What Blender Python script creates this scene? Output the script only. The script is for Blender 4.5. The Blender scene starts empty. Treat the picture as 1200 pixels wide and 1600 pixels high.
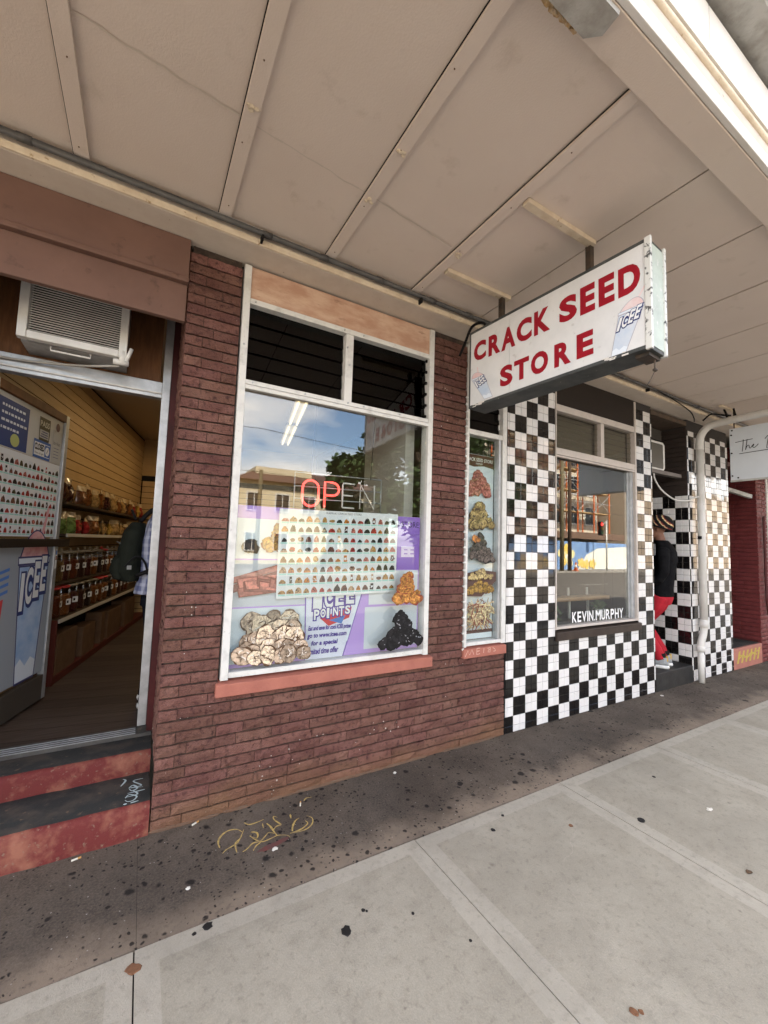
import bpy, bmesh, math, random
from mathutils import Vector, Matrix

rnd = random.Random(11)
SCALE = 0.9            # the layout below was mostly unprojected from image pixels; whole scene scaled to metres at the end
scene = bpy.context.scene
COL = scene.collection

# ------------------------------------------------------------------ camera
cam_data = bpy.data.cameras.new('camera')
cam = bpy.data.objects.new('camera', cam_data)
COL.objects.link(cam)
scene.camera = cam
yaw, pitch, roll = 0.524953, 0.0781671, 0.0319272
fw = Vector((math.sin(yaw) * math.cos(pitch), math.cos(yaw) * math.cos(pitch), math.sin(pitch)))
rt = Vector((math.cos(yaw), -math.sin(yaw), 0))
up = rt.cross(fw)
r2 = math.cos(roll) * rt + math.sin(roll) * up
u2 = -math.sin(roll) * rt + math.cos(roll) * up
mw = Matrix((r2, u2, -fw)).transposed().to_4x4()
mw.translation = Vector((0, -2.75, 1.655)) * SCALE
cam.matrix_world = mw
cam_data.sensor_fit = 'VERTICAL'
cam_data.sensor_height = 36
cam_data.sensor_width = 27
cam_data.lens = 648.517 / 1600 * 36
cam_data.clip_start = 0.05
cam_data.clip_end = 2000

# ------------------------------------------------------------------ sky, sun, exposure
SUN_EL, SUN_AZ = math.radians(43), math.radians(-14)      # azimuth measured from +Y towards +X
world = bpy.data.worlds.new('World')
scene.world = world
world.use_nodes = True
wn, wl = world.node_tree.nodes, world.node_tree.links
wn.clear()
w_out = wn.new('ShaderNodeOutputWorld')
w_bg = wn.new('ShaderNodeBackground')
w_sky = wn.new('ShaderNodeTexSky')
w_sky.sky_type = 'NISHITA'
w_sky.sun_disc = False
w_sky.sun_elevation = SUN_EL
w_sky.sun_rotation = SUN_AZ
w_sky.air_density = 1.0
w_sky.dust_density = 1.2
w_tc = wn.new('ShaderNodeTexCoord')
w_map = wn.new('ShaderNodeMapping')
w_map.inputs['Scale'].default_value = (1, 1, 2.6)
w_noise = wn.new('ShaderNodeTexNoise')
w_noise.inputs['Scale'].default_value = 2.1
w_noise.inputs['Detail'].default_value = 8
w_noise.inputs['Roughness'].default_value = 0.58
w_ramp = wn.new('ShaderNodeValToRGB')
w_ramp.color_ramp.elements[0].position = 0.43
w_ramp.color_ramp.elements[1].position = 0.65
w_mix = wn.new('ShaderNodeMixRGB')
w_mix.inputs['Color2'].default_value = (9.9, 9.2, 8.5, 1)
wl.new(w_tc.outputs['Generated'], w_map.inputs['Vector'])
wl.new(w_map.outputs['Vector'], w_noise.inputs['Vector'])
wl.new(w_noise.outputs['Fac'], w_ramp.inputs['Fac'])
wl.new(w_ramp.outputs['Color'], w_mix.inputs['Fac'])
wl.new(w_sky.outputs['Color'], w_mix.inputs['Color1'])
wl.new(w_mix.outputs['Color'], w_bg.inputs['Color'])
w_bg.inputs['Strength'].default_value = 0.15
wl.new(w_bg.outputs['Background'], w_out.inputs['Surface'])

sun_data = bpy.data.lights.new('sun', 'SUN')
sun_data.energy = 5.0
sun_data.angle = math.radians(0.5)
sun_data.color = (1.0, 0.90, 0.76)
sun = bpy.data.objects.new('sun', sun_data)
COL.objects.link(sun)
to_sun = Vector((math.sin(SUN_AZ) * math.cos(SUN_EL), math.cos(SUN_AZ) * math.cos(SUN_EL), math.sin(SUN_EL)))
sun.rotation_euler = (-to_sun).to_track_quat('-Z', 'Y').to_euler()
sun.location = (0, 0, 12)

scene.view_settings.view_transform = 'Standard'
scene.view_settings.look = 'None'
scene.view_settings.exposure = 2.28
scene.view_settings.gamma = 1
scene.view_settings.use_curve_mapping = False
scene.render.engine = 'CYCLES'
scene.cycles.use_denoising = True
scene.cycles.max_bounces = 5
scene.cycles.diffuse_bounces = 3
scene.cycles.glossy_bounces = 3
scene.cycles.use_adaptive_sampling = True
scene.cycles.adaptive_threshold = 0.02
scene.cycles.transparent_max_bounces = 24
scene.cycles.sample_clamp_indirect = 6
scene.cycles.caustics_reflective = False
scene.cycles.caustics_refractive = False


# ------------------------------------------------------------------ materials
MATS = {}


def mat(name, col, rough=0.6, col2=None, nscale=6.0, nlo=0.35, nhi=0.7, col3=None, n3=30.0, n3lo=0.62, n3hi=0.75,
        bump=0.0, bscale=60.0, metal=0.0, spec=0.22, vary=0.0, emit=None, estr=0.0, stretch=None, coat=0.0, huev=0.0):
    """Principled material: two noise-mixed colours, an optional third blotch colour, bump and per-object variation."""
    if name in MATS:
        return MATS[name]
    m = bpy.data.materials.new(name)
    m.use_nodes = True
    n, l = m.node_tree.nodes, m.node_tree.links
    b = n['Principled BSDF']
    b.inputs['Roughness'].default_value = rough
    b.inputs['Metallic'].default_value = metal
    b.inputs['Specular IOR Level'].default_value = spec
    b.inputs['Coat Weight'].default_value = coat
    geo = n.new('ShaderNodeNewGeometry')
    vec = geo.outputs['Position']
    if stretch:
        mp = n.new('ShaderNodeMapping')
        mp.inputs['Scale'].default_value = stretch
        l.new(vec, mp.inputs['Vector'])
        vec = mp.outputs['Vector']
    c = n.new('ShaderNodeRGB')
    c.outputs[0].default_value = (*col, 1)
    cur = c.outputs[0]

    def blotch(cur, colx, sc, lo, hi, det=5):
        t = n.new('ShaderNodeTexNoise')
        t.inputs['Scale'].default_value = sc
        t.inputs['Detail'].default_value = det
        t.inputs['Roughness'].default_value = 0.6
        l.new(vec, t.inputs['Vector'])
        r = n.new('ShaderNodeMapRange')
        r.inputs['From Min'].default_value = lo
        r.inputs['From Max'].default_value = hi
        l.new(t.outputs['Fac'], r.inputs['Value'])
        x = n.new('ShaderNodeMixRGB')
        x.inputs['Color2'].default_value = (*colx, 1)
        l.new(r.outputs['Result'], x.inputs['Fac'])
        l.new(cur, x.inputs['Color1'])
        return x.outputs['Color']
    if col2:
        cur = blotch(cur, col2, nscale, nlo, nhi)
    if col3:
        cur = blotch(cur, col3, n3, n3lo, n3hi)
    if vary > 0:
        oi = n.new('ShaderNodeObjectInfo')
        r = n.new('ShaderNodeMapRange')
        r.inputs['To Min'].default_value = 1 - vary
        r.inputs['To Max'].default_value = 1 + vary
        l.new(oi.outputs['Random'], r.inputs['Value'])
        hs = n.new('ShaderNodeHueSaturation')
        l.new(r.outputs['Result'], hs.inputs['Value'])
        if huev > 0:
            mm = n.new('ShaderNodeMath')
            mm.operation = 'MULTIPLY'
            mm.inputs[1].default_value = 7.31
            l.new(oi.outputs['Random'], mm.inputs[0])
            fr = n.new('ShaderNodeMath')
            fr.operation = 'FRACT'
            l.new(mm.outputs[0], fr.inputs[0])
            r2_ = n.new('ShaderNodeMapRange')
            r2_.inputs['To Min'].default_value = 0.5 - huev
            r2_.inputs['To Max'].default_value = 0.5 + huev
            l.new(fr.outputs[0], r2_.inputs['Value'])
            l.new(r2_.outputs['Result'], hs.inputs['Hue'])
        l.new(cur, hs.inputs['Color'])
        cur = hs.outputs['Color']
    l.new(cur, b.inputs['Base Color'])
    if bump > 0:
        t = n.new('ShaderNodeTexNoise')
        t.inputs['Scale'].default_value = bscale
        t.inputs['Detail'].default_value = 6
        l.new(vec, t.inputs['Vector'])
        bp = n.new('ShaderNodeBump')
        bp.inputs['Strength'].default_value = bump
        bp.inputs['Distance'].default_value = 0.01
        l.new(t.outputs['Fac'], bp.inputs['Height'])
        l.new(bp.outputs['Normal'], b.inputs['Normal'])
    if emit:
        b.inputs['Emission Color'].default_value = (*emit, 1)
        b.inputs['Emission Strength'].default_value = estr
    MATS[name] = m
    return m


def add_flecks(m, scale, size, col):
    """small chips of old paint stuck to a surface"""
    n, l = m.node_tree.nodes, m.node_tree.links
    b = n['Principled BSDF']
    src = b.inputs['Base Color'].links[0].from_socket
    geo = n.new('ShaderNodeNewGeometry')
    no = n.new('ShaderNodeTexNoise')
    no.inputs['Scale'].default_value = 2.2
    l.new(geo.outputs['Position'], no.inputs['Vector'])
    v = n.new('ShaderNodeTexVoronoi')
    v.inputs['Scale'].default_value = scale
    l.new(geo.outputs['Position'], v.inputs['Vector'])
    r0 = n.new('ShaderNodeMapRange')
    r0.inputs['From Min'].default_value = .42
    r0.inputs['From Max'].default_value = .72
    r0.inputs['To Max'].default_value = size
    l.new(no.outputs['Fac'], r0.inputs['Value'])
    sb = n.new('ShaderNodeMath')
    sb.operation = 'SUBTRACT'
    l.new(r0.outputs['Result'], sb.inputs[0])
    l.new(v.outputs['Distance'], sb.inputs[1])
    r1 = n.new('ShaderNodeMapRange')
    r1.inputs['From Max'].default_value = .03
    l.new(sb.outputs[0], r1.inputs['Value'])
    x = n.new('ShaderNodeMixRGB')
    x.inputs['Color2'].default_value = (*col, 1)
    l.new(r1.outputs['Result'], x.inputs['Fac'])
    l.new(src, x.inputs['Color1'])
    l.new(x.outputs['Color'], b.inputs['Base Color'])


def glass(name, tint=(0.93, 0.95, 0.94), f0=0.065, rough=0.0):
    """Window glass: see-through with an angle-dependent mirror reflection (Schlick)."""
    if name in MATS:
        return MATS[name]
    m = bpy.data.materials.new(name)
    m.use_nodes = True
    n, l = m.node_tree.nodes, m.node_tree.links
    n.clear()
    o = n.new('ShaderNodeOutputMaterial')
    tr = n.new('ShaderNodeBsdfTransparent')
    tr.inputs['Color'].default_value = (*tint, 1)
    gl = n.new('ShaderNodeBsdfGlossy')
    gl.inputs['Roughness'].default_value = rough
    gl.inputs['Color'].default_value = (1, 1, 1, 1)
    geo = n.new('ShaderNodeNewGeometry')
    dp = n.new('ShaderNodeVectorMath')
    dp.operation = 'DOT_PRODUCT'
    l.new(geo.outputs['Incoming'], dp.inputs[0])
    l.new(geo.outputs['Normal'], dp.inputs[1])

    def math_(op, a, bv=None):
        x = n.new('ShaderNodeMath')
        x.operation = op
        l.new(a, x.inputs[0])
        if bv is not None:
            x.inputs[1].default_value = bv
        return x.outputs[0]
    a = math_('ABSOLUTE', dp.outputs['Value'])
    s = n.new('ShaderNodeMath')
    s.operation = 'SUBTRACT'
    s.inputs[0].default_value = 1
    l.new(a, s.inputs[1])
    pw = math_('POWER', s.outputs[0], 5)
    f = math_('MULTIPLY', pw, 1 - f0)
    f = math_('ADD', f, f0)
    mx = n.new('ShaderNodeMixShader')
    l.new(f, mx.inputs['Fac'])
    l.new(tr.outputs[0], mx.inputs[1])
    l.new(gl.outputs[0], mx.inputs[2])
    l.new(mx.outputs[0], o.inputs['Surface'])
    MATS[name] = m
    return m


def ground_mat(name, base, base2, gum_scale, gum_keep, gum_r, gum_col=(0.012, 0.011, 0.011), edge=None, speck=True, rough=0.85,
               stain=None, fine=110.0, fine_amt=0.5, crack=None):
    """Concrete walked on for years: mottling, gum spots of many sizes, pale specks, worn outer edge."""
    m = bpy.data.materials.new(name)
    m.use_nodes = True
    n, l = m.node_tree.nodes, m.node_tree.links
    b = n['Principled BSDF']
    b.inputs['Roughness'].default_value = rough
    b.inputs['Specular IOR Level'].default_value = 0.12
    geo = n.new('ShaderNodeNewGeometry')
    pos = geo.outputs['Position']

    def noise(sc, det=6, ro=0.6, v=pos):
        t = n.new('ShaderNodeTexNoise')
        t.inputs['Scale'].default_value = sc
        t.inputs['Detail'].default_value = det
        t.inputs['Roughness'].default_value = ro
        l.new(v, t.inputs['Vector'])
        return t.outputs['Fac']

    def rng(v, lo, hi, tlo=0.0, thi=1.0):
        r = n.new('ShaderNodeMapRange')
        r.inputs['From Min'].default_value = lo
        r.inputs['From Max'].default_value = hi
        r.inputs['To Min'].default_value = tlo
        r.inputs['To Max'].default_value = thi
        l.new(v, r.inputs['Value'])
        return r.outputs['Result']

    def mix(f, a, c2, blend='MIX'):
        x = n.new('ShaderNodeMixRGB')
        x.blend_type = blend
        l.new(f, x.inputs['Fac'])
        if isinstance(a, tuple):
            x.inputs['Color1'].default_value = (*a, 1)
        else:
            l.new(a, x.inputs['Color1'])
        if isinstance(c2, tuple):
            x.inputs['Color2'].default_value = (*c2, 1)
        else:
            l.new(c2, x.inputs['Color2'])
        return x.outputs['Color']
    cur = mix(rng(noise(2.3), 0.35, 0.68), base, base2)
    cur = mix(rng(noise(14), 0.5, 0.75, 0, 0.45), cur, tuple(x * 0.6 for x in base))
    if stain:
        cur = mix(rng(noise(1.1, 4), 0.52, 0.7, 0, 0.6), cur, stain)
    if edge:
        (y0, y1, ecol) = edge
        sp = n.new('ShaderNodeSeparateXYZ')
        l.new(pos, sp.inputs[0])
        wob = n.new('ShaderNodeMath')
        wob.operation = 'MULTIPLY_ADD'
        wob.inputs[1].default_value = 0.35
        l.new(noise(5.0), wob.inputs[0])
        l.new(sp.outputs['Y'], wob.inputs[2])
        cur = mix(rng(wob.outputs[0], y0 + 0.175, y1 + 0.175, 0, 0.85), cur, ecol)
    fn = noise(fine, 4, 0.7)
    cur = mix(rng(fn, 0.42, 0.75, 0, fine_amt), cur, tuple(min(1, x * 1.6) for x in base2))
    cur = mix(rng(noise(38, 3), 0.55, 0.72, 0, 0.35), cur, tuple(x * 0.45 for x in base))
    cur = mix(rng(noise(0.9, 7, .7), 0.50, 0.66, 0, 0.45), cur, tuple(x * 0.72 for x in base))
    for i, (gs, gk, gr) in enumerate(zip(gum_scale, gum_keep, gum_r)):
        # distorted voronoi cells give blots; a per-cell random value picks which cells hold one and how big
        dn = n.new('ShaderNodeTexNoise')
        dn.inputs['Scale'].default_value = 22
        dn.inputs['Detail'].default_value = 2
        l.new(pos, dn.inputs['Vector'])
        ad = n.new('ShaderNodeVectorMath')
        ad.operation = 'MULTIPLY_ADD'
        ad.inputs[1].default_value = (0.03, 0.03, 0)
        l.new(dn.outputs['Color'], ad.inputs[0])
        l.new(pos, ad.inputs[2])
        fl = n.new('ShaderNodeVectorMath')
        fl.operation = 'MULTIPLY'
        fl.inputs[1].default_value = (1, 1, 0)
        l.new(ad.outputs[0], fl.inputs[0])
        of = n.new('ShaderNodeVectorMath')
        of.operation = 'ADD'
        of.inputs[1].default_value = (3.7 * i, 1.3 * i, 0)
        l.new(fl.outputs[0], of.inputs[0])
        v = n.new('ShaderNodeTexVoronoi')
        v.inputs['Scale'].default_value = gs
        v.voronoi_dimensions = '2D'
        l.new(of.outputs[0], v.inputs['Vector'])
        sc = n.new('ShaderNodeSeparateColor')
        l.new(v.outputs['Color'], sc.inputs[0])
        rad = rng(sc.outputs['Red'], 1 - gk, 1.0, 0.0, gr)
        cl_ = n.new('ShaderNodeMath')
        cl_.operation = 'MULTIPLY'
        l.new(rad, cl_.inputs[0])
        l.new(rng(noise(1.7 + .6 * i, 3), .36, .62, .25, 1.25), cl_.inputs[1])
        rad = cl_.outputs[0]
        df = n.new('ShaderNodeMath')
        df.operation = 'SUBTRACT'
        l.new(rad, df.inputs[0])
        l.new(v.outputs['Distance'], df.inputs[1])
        k = rng(df.outputs[0], 0.0, 0.09, 0, 0.88)
        cur = mix(k, cur, gum_col)
    if crack:
        dn = n.new('ShaderNodeTexNoise')
        dn.inputs['Scale'].default_value = 3.0
        dn.inputs['Detail'].default_value = 6
        l.new(pos, dn.inputs['Vector'])
        ad = n.new('ShaderNodeVectorMath')
        ad.operation = 'MULTIPLY_ADD'
        ad.inputs[1].default_value = (.45, .45, 0)
        l.new(dn.outputs['Color'], ad.inputs[0])
        l.new(pos, ad.inputs[2])
        v = n.new('ShaderNodeTexVoronoi')
        v.voronoi_dimensions = '2D'
        v.feature = 'DISTANCE_TO_EDGE'
        v.inputs['Scale'].default_value = .75
        l.new(ad.outputs[0], v.inputs['Vector'])
        mk = n.new('ShaderNodeMath')
        mk.operation = 'MULTIPLY'
        l.new(rng(v.outputs['Distance'], .004, .001), mk.inputs[0])
        l.new(rng(noise(1.3, 3), .48, .6, 0, .55), mk.inputs[1])
        cur = mix(mk.outputs[0], cur, crack)
    if speck:
        v = n.new('ShaderNodeTexVoronoi')
        v.inputs['Scale'].default_value = 22
        l.new(pos, v.inputs['Vector'])
        cur = mix(rng(v.outputs['Distance'], 0.07, 0.05, 0, .7), cur, (0.36, 0.34, 0.31))
    l.new(cur, b.inputs['Base Color'])
    bp = n.new('ShaderNodeBump')
    bp.inputs['Strength'].default_value = 0.35
    bp.inputs['Distance'].default_value = 0.006
    l.new(fn, bp.inputs['Height'])
    l.new(bp.outputs['Normal'], b.inputs['Normal'])
    MATS[name] = m
    return m


# ------------------------------------------------------------------ mesh helpers
class MB:
    def __init__(self):
        self.v, self.f, self.m = [], [], []

    def poly(self, pts, m=0):
        i = len(self.v)
        self.v += [tuple(p) for p in pts]
        self.f.append(tuple(range(i, i + len(pts))))
        self.m.append(m)
        return self

    def mesh(self, verts, faces, m=0):
        i = len(self.v)
        self.v += [tuple(p) for p in verts]
        for f in faces:
            self.f.append(tuple(i + k for k in f))
            self.m.append(m)
        return self

    def box(self, x0, x1, y0, y1, z0, z1, m=0):
        if x0 > x1: x0, x1 = x1, x0
        if y0 > y1: y0, y1 = y1, y0
        if z0 > z1: z0, z1 = z1, z0
        return self.mesh([(x0, y0, z0), (x1, y0, z0), (x1, y1, z0), (x0, y1, z0), (x0, y0, z1), (x1, y0, z1), (x1, y1, z1), (x0, y1, z1)],
                         [(0, 3, 2, 1), (4, 5, 6, 7), (0, 1, 5, 4), (1, 2, 6, 5), (2, 3, 7, 6), (3, 0, 4, 7)], m)

    def obox(self, c, a, b, d, m=0):
        """box with centre c and half-axes a, b, d"""
        c, a, b, d = Vector(c), Vector(a), Vector(b), Vector(d)
        vs = [c - a - b - d, c + a - b - d, c + a + b - d, c - a + b - d, c - a - b + d, c + a - b + d, c + a + b + d, c - a + b + d]
        return self.mesh(vs, [(0, 3, 2, 1), (4, 5, 6, 7), (0, 1, 5, 4), (1, 2, 6, 5), (2, 3, 7, 6), (3, 0, 4, 7)], m)

    def bar(self, p0, p1, w, t, m=0, upv=(0, 0, 1)):
        p0, p1 = Vector(p0), Vector(p1)
        d = p1 - p0
        a = d / 2
        s = d.cross(Vector(upv))
        if s.length < 1e-6:
            s = d.cross(Vector((1, 0, 0)))
        s = s.normalized()
        u = s.cross(d).normalized()
        return self.obox((p0 + p1) / 2, a, s * w / 2, u * t / 2, m)

    def tube(self, pts, r, n=8, m=0, closed=False, caps=True):
        pts = [Vector(p) for p in pts]
        N = len(pts)
        rs = r if isinstance(r, (list, tuple)) else [r] * N
        base = len(self.v)
        prev = None
        for i, p in enumerate(pts):
            if closed:
                d = pts[(i + 1) % N] - pts[i - 1]
            else:
                d = pts[min(i + 1, N - 1)] - pts[max(i - 1, 0)]
            d.normalize()
            if prev is None:
                a = d.orthogonal().normalized()
            else:
                a = prev - d * prev.dot(d)
                a = a.normalized() if a.length > 1e-6 else d.orthogonal().normalized()
            prev = a
            b = d.cross(a)
            for k in range(n):
                t = 2 * math.pi * k / n
                self.v.append(tuple(p + (a * math.cos(t) + b * math.sin(t)) * rs[i]))
        for i in range(N if closed else N - 1):
            j = (i + 1) % N
            for k in range(n):
                k2 = (k + 1) % n
                self.f.append((base + i * n + k, base + i * n + k2, base + j * n + k2, base + j * n + k))
                self.m.append(m)
        if caps and not closed:
            self.f.append(tuple(base + k for k in reversed(range(n))))
            self.m.append(m)
            self.f.append(tuple(base + (N - 1) * n + k for k in range(n)))
            self.m.append(m)
        return self

    def lathe(self, prof, c, n=14, m=0, axis='Z', sx=1.0, sy=1.0):
        base = len(self.v)
        c = Vector(c)
        for (r, z) in prof:
            for k in range(n):
                t = 2 * math.pi * k / n
                self.v.append((c.x + r * math.cos(t) * sx, c.y + r * math.sin(t) * sy, c.z + z))
        for i in range(len(prof) - 1):
            for k in range(n):
                k2 = (k + 1) % n
                self.f.append((base + i * n + k, base + i * n + k2, base + (i + 1) * n + k2, base + (i + 1) * n + k))
                self.m.append(m)
        if prof[0][0] > 1e-5:
            self.f.append(tuple(base + k for k in reversed(range(n))))
            self.m.append(m)
        if prof[-1][0] > 1e-5:
            self.f.append(tuple(base + (len(prof) - 1) * n + k for k in range(n)))
            self.m.append(m)
        return self

    def blob(self, c, rx, ry, rz, nu=8, nv=6, jit=0.12, m=0):
        base = len(self.v)
        c = Vector(c)
        for j in range(1, nv):
            ph = math.pi * j / nv
            for i in range(nu):
                th = 2 * math.pi * i / nu
                q = 1 + rnd.uniform(-jit, jit)
                self.v.append((c.x + rx * q * math.sin(ph) * math.cos(th), c.y + ry * q * math.sin(ph) * math.sin(th), c.z + rz * q * math.cos(ph)))
        t = len(self.v)
        self.v.append((c.x, c.y, c.z + rz))
        self.v.append((c.x, c.y, c.z - rz))
        for i in range(nu):
            i2 = (i + 1) % nu
            self.f.append((t, base + i, base + i2)); self.m.append(m)
            for j in range(nv - 2):
                a = base + j * nu
                self.f.append((a + i, a + nu + i, a + nu + i2, a + i2)); self.m.append(m)
            a = base + (nv - 2) * nu
            self.f.append((a + i, t + 1, a + i2)); self.m.append(m)
        return self

    def build(self, name, mats, parent=None, smooth=False, bevel=0.0, origin=None, kind=None, label=None, data_only=False):
        if not isinstance(mats, (list, tuple)):
            mats = [mats]
        o0 = Vector(origin) if origin is not None else (Vector(world_loc(parent)) if parent else Vector((0, 0, 0)))
        me = bpy.data.meshes.new(name)
        me.from_pydata([tuple(Vector(p) - o0) for p in self.v], [], self.f)
        for mm in mats:
            me.materials.append(mm)
        me.polygons.foreach_set('material_index', self.m)
        if smooth:
            me.polygons.foreach_set('use_smooth', [True] * len(self.f))
        if bevel > 0:
            bm = bmesh.new()
            bm.from_mesh(me)
            bmesh.ops.recalc_face_normals(bm, faces=bm.faces)
            es = [e for e in bm.edges if len(e.link_faces) == 2 and e.calc_face_angle(0) > 0.5]
            bmesh.ops.bevel(bm, geom=es, offset=bevel, segments=2, profile=0.6, affect='EDGES', clamp_overlap=True)
            bm.to_mesh(me)
            bm.free()
        me.update()
        if data_only:
            return me
        ob = bpy.data.objects.new(name, me)
        COL.objects.link(ob)
        if parent:
            ob.parent = parent
            ob.location = o0 - Vector(world_loc(parent))
        else:
            ob.location = o0
        if kind:
            ob['kind'] = kind
        if label:
            ob['label'] = label
        return ob


def world_loc(o):
    p = Vector((0, 0, 0))
    while o is not None:
        p += o.location
        o = o.parent
    return p


def thing(name, label, cat, loc=(0, 0, 0), group=None):
    o = bpy.data.objects.new(name, None)
    o.empty_display_size = 0.1
    COL.objects.link(o)
    o.location = loc
    o['label'] = label
    o['category'] = cat
    if group:
        o['group'] = group
    return o


def tag(o, label, cat, group=None):
    o['label'] = label
    o['category'] = cat
    if group:
        o['group'] = group
    return o


def copy_piece(src, name, parent, loc, scale=None, rot=None, mats=None):
    """another object sharing src's mesh data"""
    o = bpy.data.objects.new(name, src)
    COL.objects.link(o)
    o.parent = parent
    o.location = Vector(loc) - (world_loc(parent) if parent else Vector((0, 0, 0)))
    if scale: o.scale = scale
    if rot: o.rotation_euler = rot
    return o


# ---- lettering (Blender's built-in font, turned into flat meshes)
_glyph = {}


def glyph(txt, bold=0.0):
    key = (txt, bold)
    if key in _glyph:
        return _glyph[key]
    cu = bpy.data.curves.new('lettering', 'FONT')
    cu.body = txt
    cu.offset = bold
    cu.resolution_u = 4
    ob = bpy.data.objects.new('lettering', cu)
    COL.objects.link(ob)
    dg = bpy.context.evaluated_depsgraph_get()
    me = bpy.data.meshes.new_from_object(ob.evaluated_get(dg))
    vs = [(v.co.x, v.co.y) for v in me.vertices]
    fs = [tuple(p.vertices) for p in me.polygons]
    bpy.data.objects.remove(ob)
    bpy.data.curves.remove(cu)
    bpy.data.meshes.remove(me)
    x0, x1 = min(v[0] for v in vs), max(v[0] for v in vs)
    y0, y1 = min(v[1] for v in vs), max(v[1] for v in vs)
    vs = [((x - x0) / (x1 - x0), (y - y0) / (y1 - y0)) for x, y in vs]
    _glyph[key] = (vs, fs, (x1 - x0) / (y1 - y0))
    return _glyph[key]


class Print:
    """flat print laid on a plane: o + u*U + v*V, layers step out along N"""
    def __init__(self, o, U, V, N, step=0.00012):
        self.o, self.U, self.V, self.N = Vector(o), Vector(U), Vector(V), Vector(N)
        self.step = step
        self.layer = 1
        self.mb = MB()
        self.mats = []

    def mi(self, m):
        if m not in self.mats:
            self.mats.append(m)
        return self.mats.index(m)

    def P(self, u, v, k=None):
        return self.o + self.U * u + self.V * v + self.N * (self.step * (self.layer if k is None else k))

    def poly(self, pts, m, hold=False):
        self.mb.poly([self.P(u, v) for u, v in pts], self.mi(m))
        if not hold: self.layer += 1

    def rect(self, u0, u1, v0, v1, m, hold=False):
        self.poly([(u0, v0), (u1, v0), (u1, v1), (u0, v1)], m, hold)

    def text(self, t, u0, u1, v0, v1, m, bold=0.0, shear=0.0, fn=None, hold=False):
        vs, fs, _ = glyph(t, bold)
        def T(x, y):
            u, v = u0 + (u1 - u0) * x + shear * (v1 - v0) * y, v0 + (v1 - v0) * y
            return fn(u, v) if fn else (u, v)
        self.mb.mesh([self.P(*T(x, y)) for x, y in vs], fs, self.mi(m))
        if not hold: self.layer += 1

    def outlined(self, t, u0, u1, v0, v1, m, mo, e, bold=.02, fn=None):
        self.text(t, u0 - e, u1 + e, v0 - e, v1 + e, mo, bold + .11, fn=fn)
        self.text(t, u0, u1, v0, v1, m, bold, fn=fn)

    def stroke(self, pts, w, m, taper=False):
        n = len(pts)
        L, Rr = [], []
        for i, p in enumerate(pts):
            a = Vector(pts[max(i - 1, 0)]); b = Vector(pts[min(i + 1, n - 1)])
            d = (b - a)
            d = d.normalized() if d.length > 1e-9 else Vector((1, 0))
            nx = Vector((-d.y, d.x)) * w / 2 * (1 if not taper else max(0.25, 1 - abs(i / (n - 1) - 0.4) * 1.2))
            k = self.layer + 2.0 * i / n
            L.append(self.P(p[0] + nx.x, p[1] + nx.y, k)); Rr.append(self.P(p[0] - nx.x, p[1] - nx.y, k))
        for i in range(n - 1):
            self.mb.poly([Rr[i], Rr[i + 1], L[i + 1], L[i]], self.mi(m))
        self.layer += 3

    def ell(self, cu, cv, a, b, m, n=14, rot=0.0, jit=0.0, hold=False):
        pts = []
        for k in range(n):
            t = 2 * math.pi * k / n
            q = 1 + rnd.uniform(-jit, jit)
            x, y = a * q * math.cos(t), b * q * math.sin(t)
            pts.append((cu + x * math.cos(rot) - y * math.sin(rot), cv + x * math.sin(rot) + y * math.cos(rot)))
        self.poly(pts, m, hold)

    def build(self, name, parent, kind=None):
        return self.mb.build(name, self.mats, parent, kind=kind)


def smooth_path(pts, n=8, closed=False):
    """Catmull-Rom through 2-D or 3-D points"""
    P = [Vector(p) for p in pts]
    out = []
    N = len(P)
    rng_ = range(N if closed else N - 1)
    for i in rng_:
        p0 = P[(i - 1) % N] if closed or i > 0 else P[0]
        p1, p2 = P[i], P[(i + 1) % N]
        p3 = P[(i + 2) % N] if closed or i + 2 < N else P[-1]
        for k in range(n):
            t = k / n
            out.append(0.5 * ((2 * p1) + (p2 - p0) * t + (2 * p0 - 5 * p1 + 4 * p2 - p3) * t * t + (3 * p1 - p0 - 3 * p2 + p3) * t ** 3))
    if not closed:
        out.append(P[-1])
    return out

# ------------------------------------------------------------------ material library
m_strip = ground_mat('old_dark_concrete', (0.064, 0.051, 0.042), (0.135, 0.110, 0.088), (15, 9.0, 27, 40), (0.5, 0.30, 0.4, 0.4), (0.24, 0.25, 0.28, 0.28),
                     edge=(-0.46, -0.60, (0.235, 0.185, 0.142)), stain=(0.040, 0.036, 0.034))
m_slab = ground_mat('walk_concrete', (0.275, 0.250, 0.205), (0.325, 0.297, 0.245), (3.2, 9.0), (0.16, 0.10), (0.10, 0.12), gum_col=(0.15, 0.13, 0.11),
                    speck=False, stain=(0.225, 0.202, 0.163), fine=160.0, fine_amt=0.28, crack=(.38, .34, .29))
m_slab_edge = ground_mat('trowelled_concrete', (0.330, 0.302, 0.253), (0.36, 0.330, 0.278), (5.0,), (0.05,), (0.12,), gum_col=(0.14, 0.13, 0.11), speck=False, fine=150.0, fine_amt=0.15)
m_joint = mat('joint_dirt', (0.028, 0.025, 0.022), 0.95)
m_asphalt = mat('asphalt', (0.115, 0.103, 0.09), 0.9, (0.145, 0.13, 0.113), 3.0, bump=0.3, bscale=90)
m_kerb = mat('kerb_concrete', (0.30, 0.28, 0.25), 0.85, (0.22, 0.2, 0.18), 5)
m_line = mat('road_paint', (0.62, 0.60, 0.55), 0.7, (0.4, 0.38, 0.35), 8)
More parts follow.
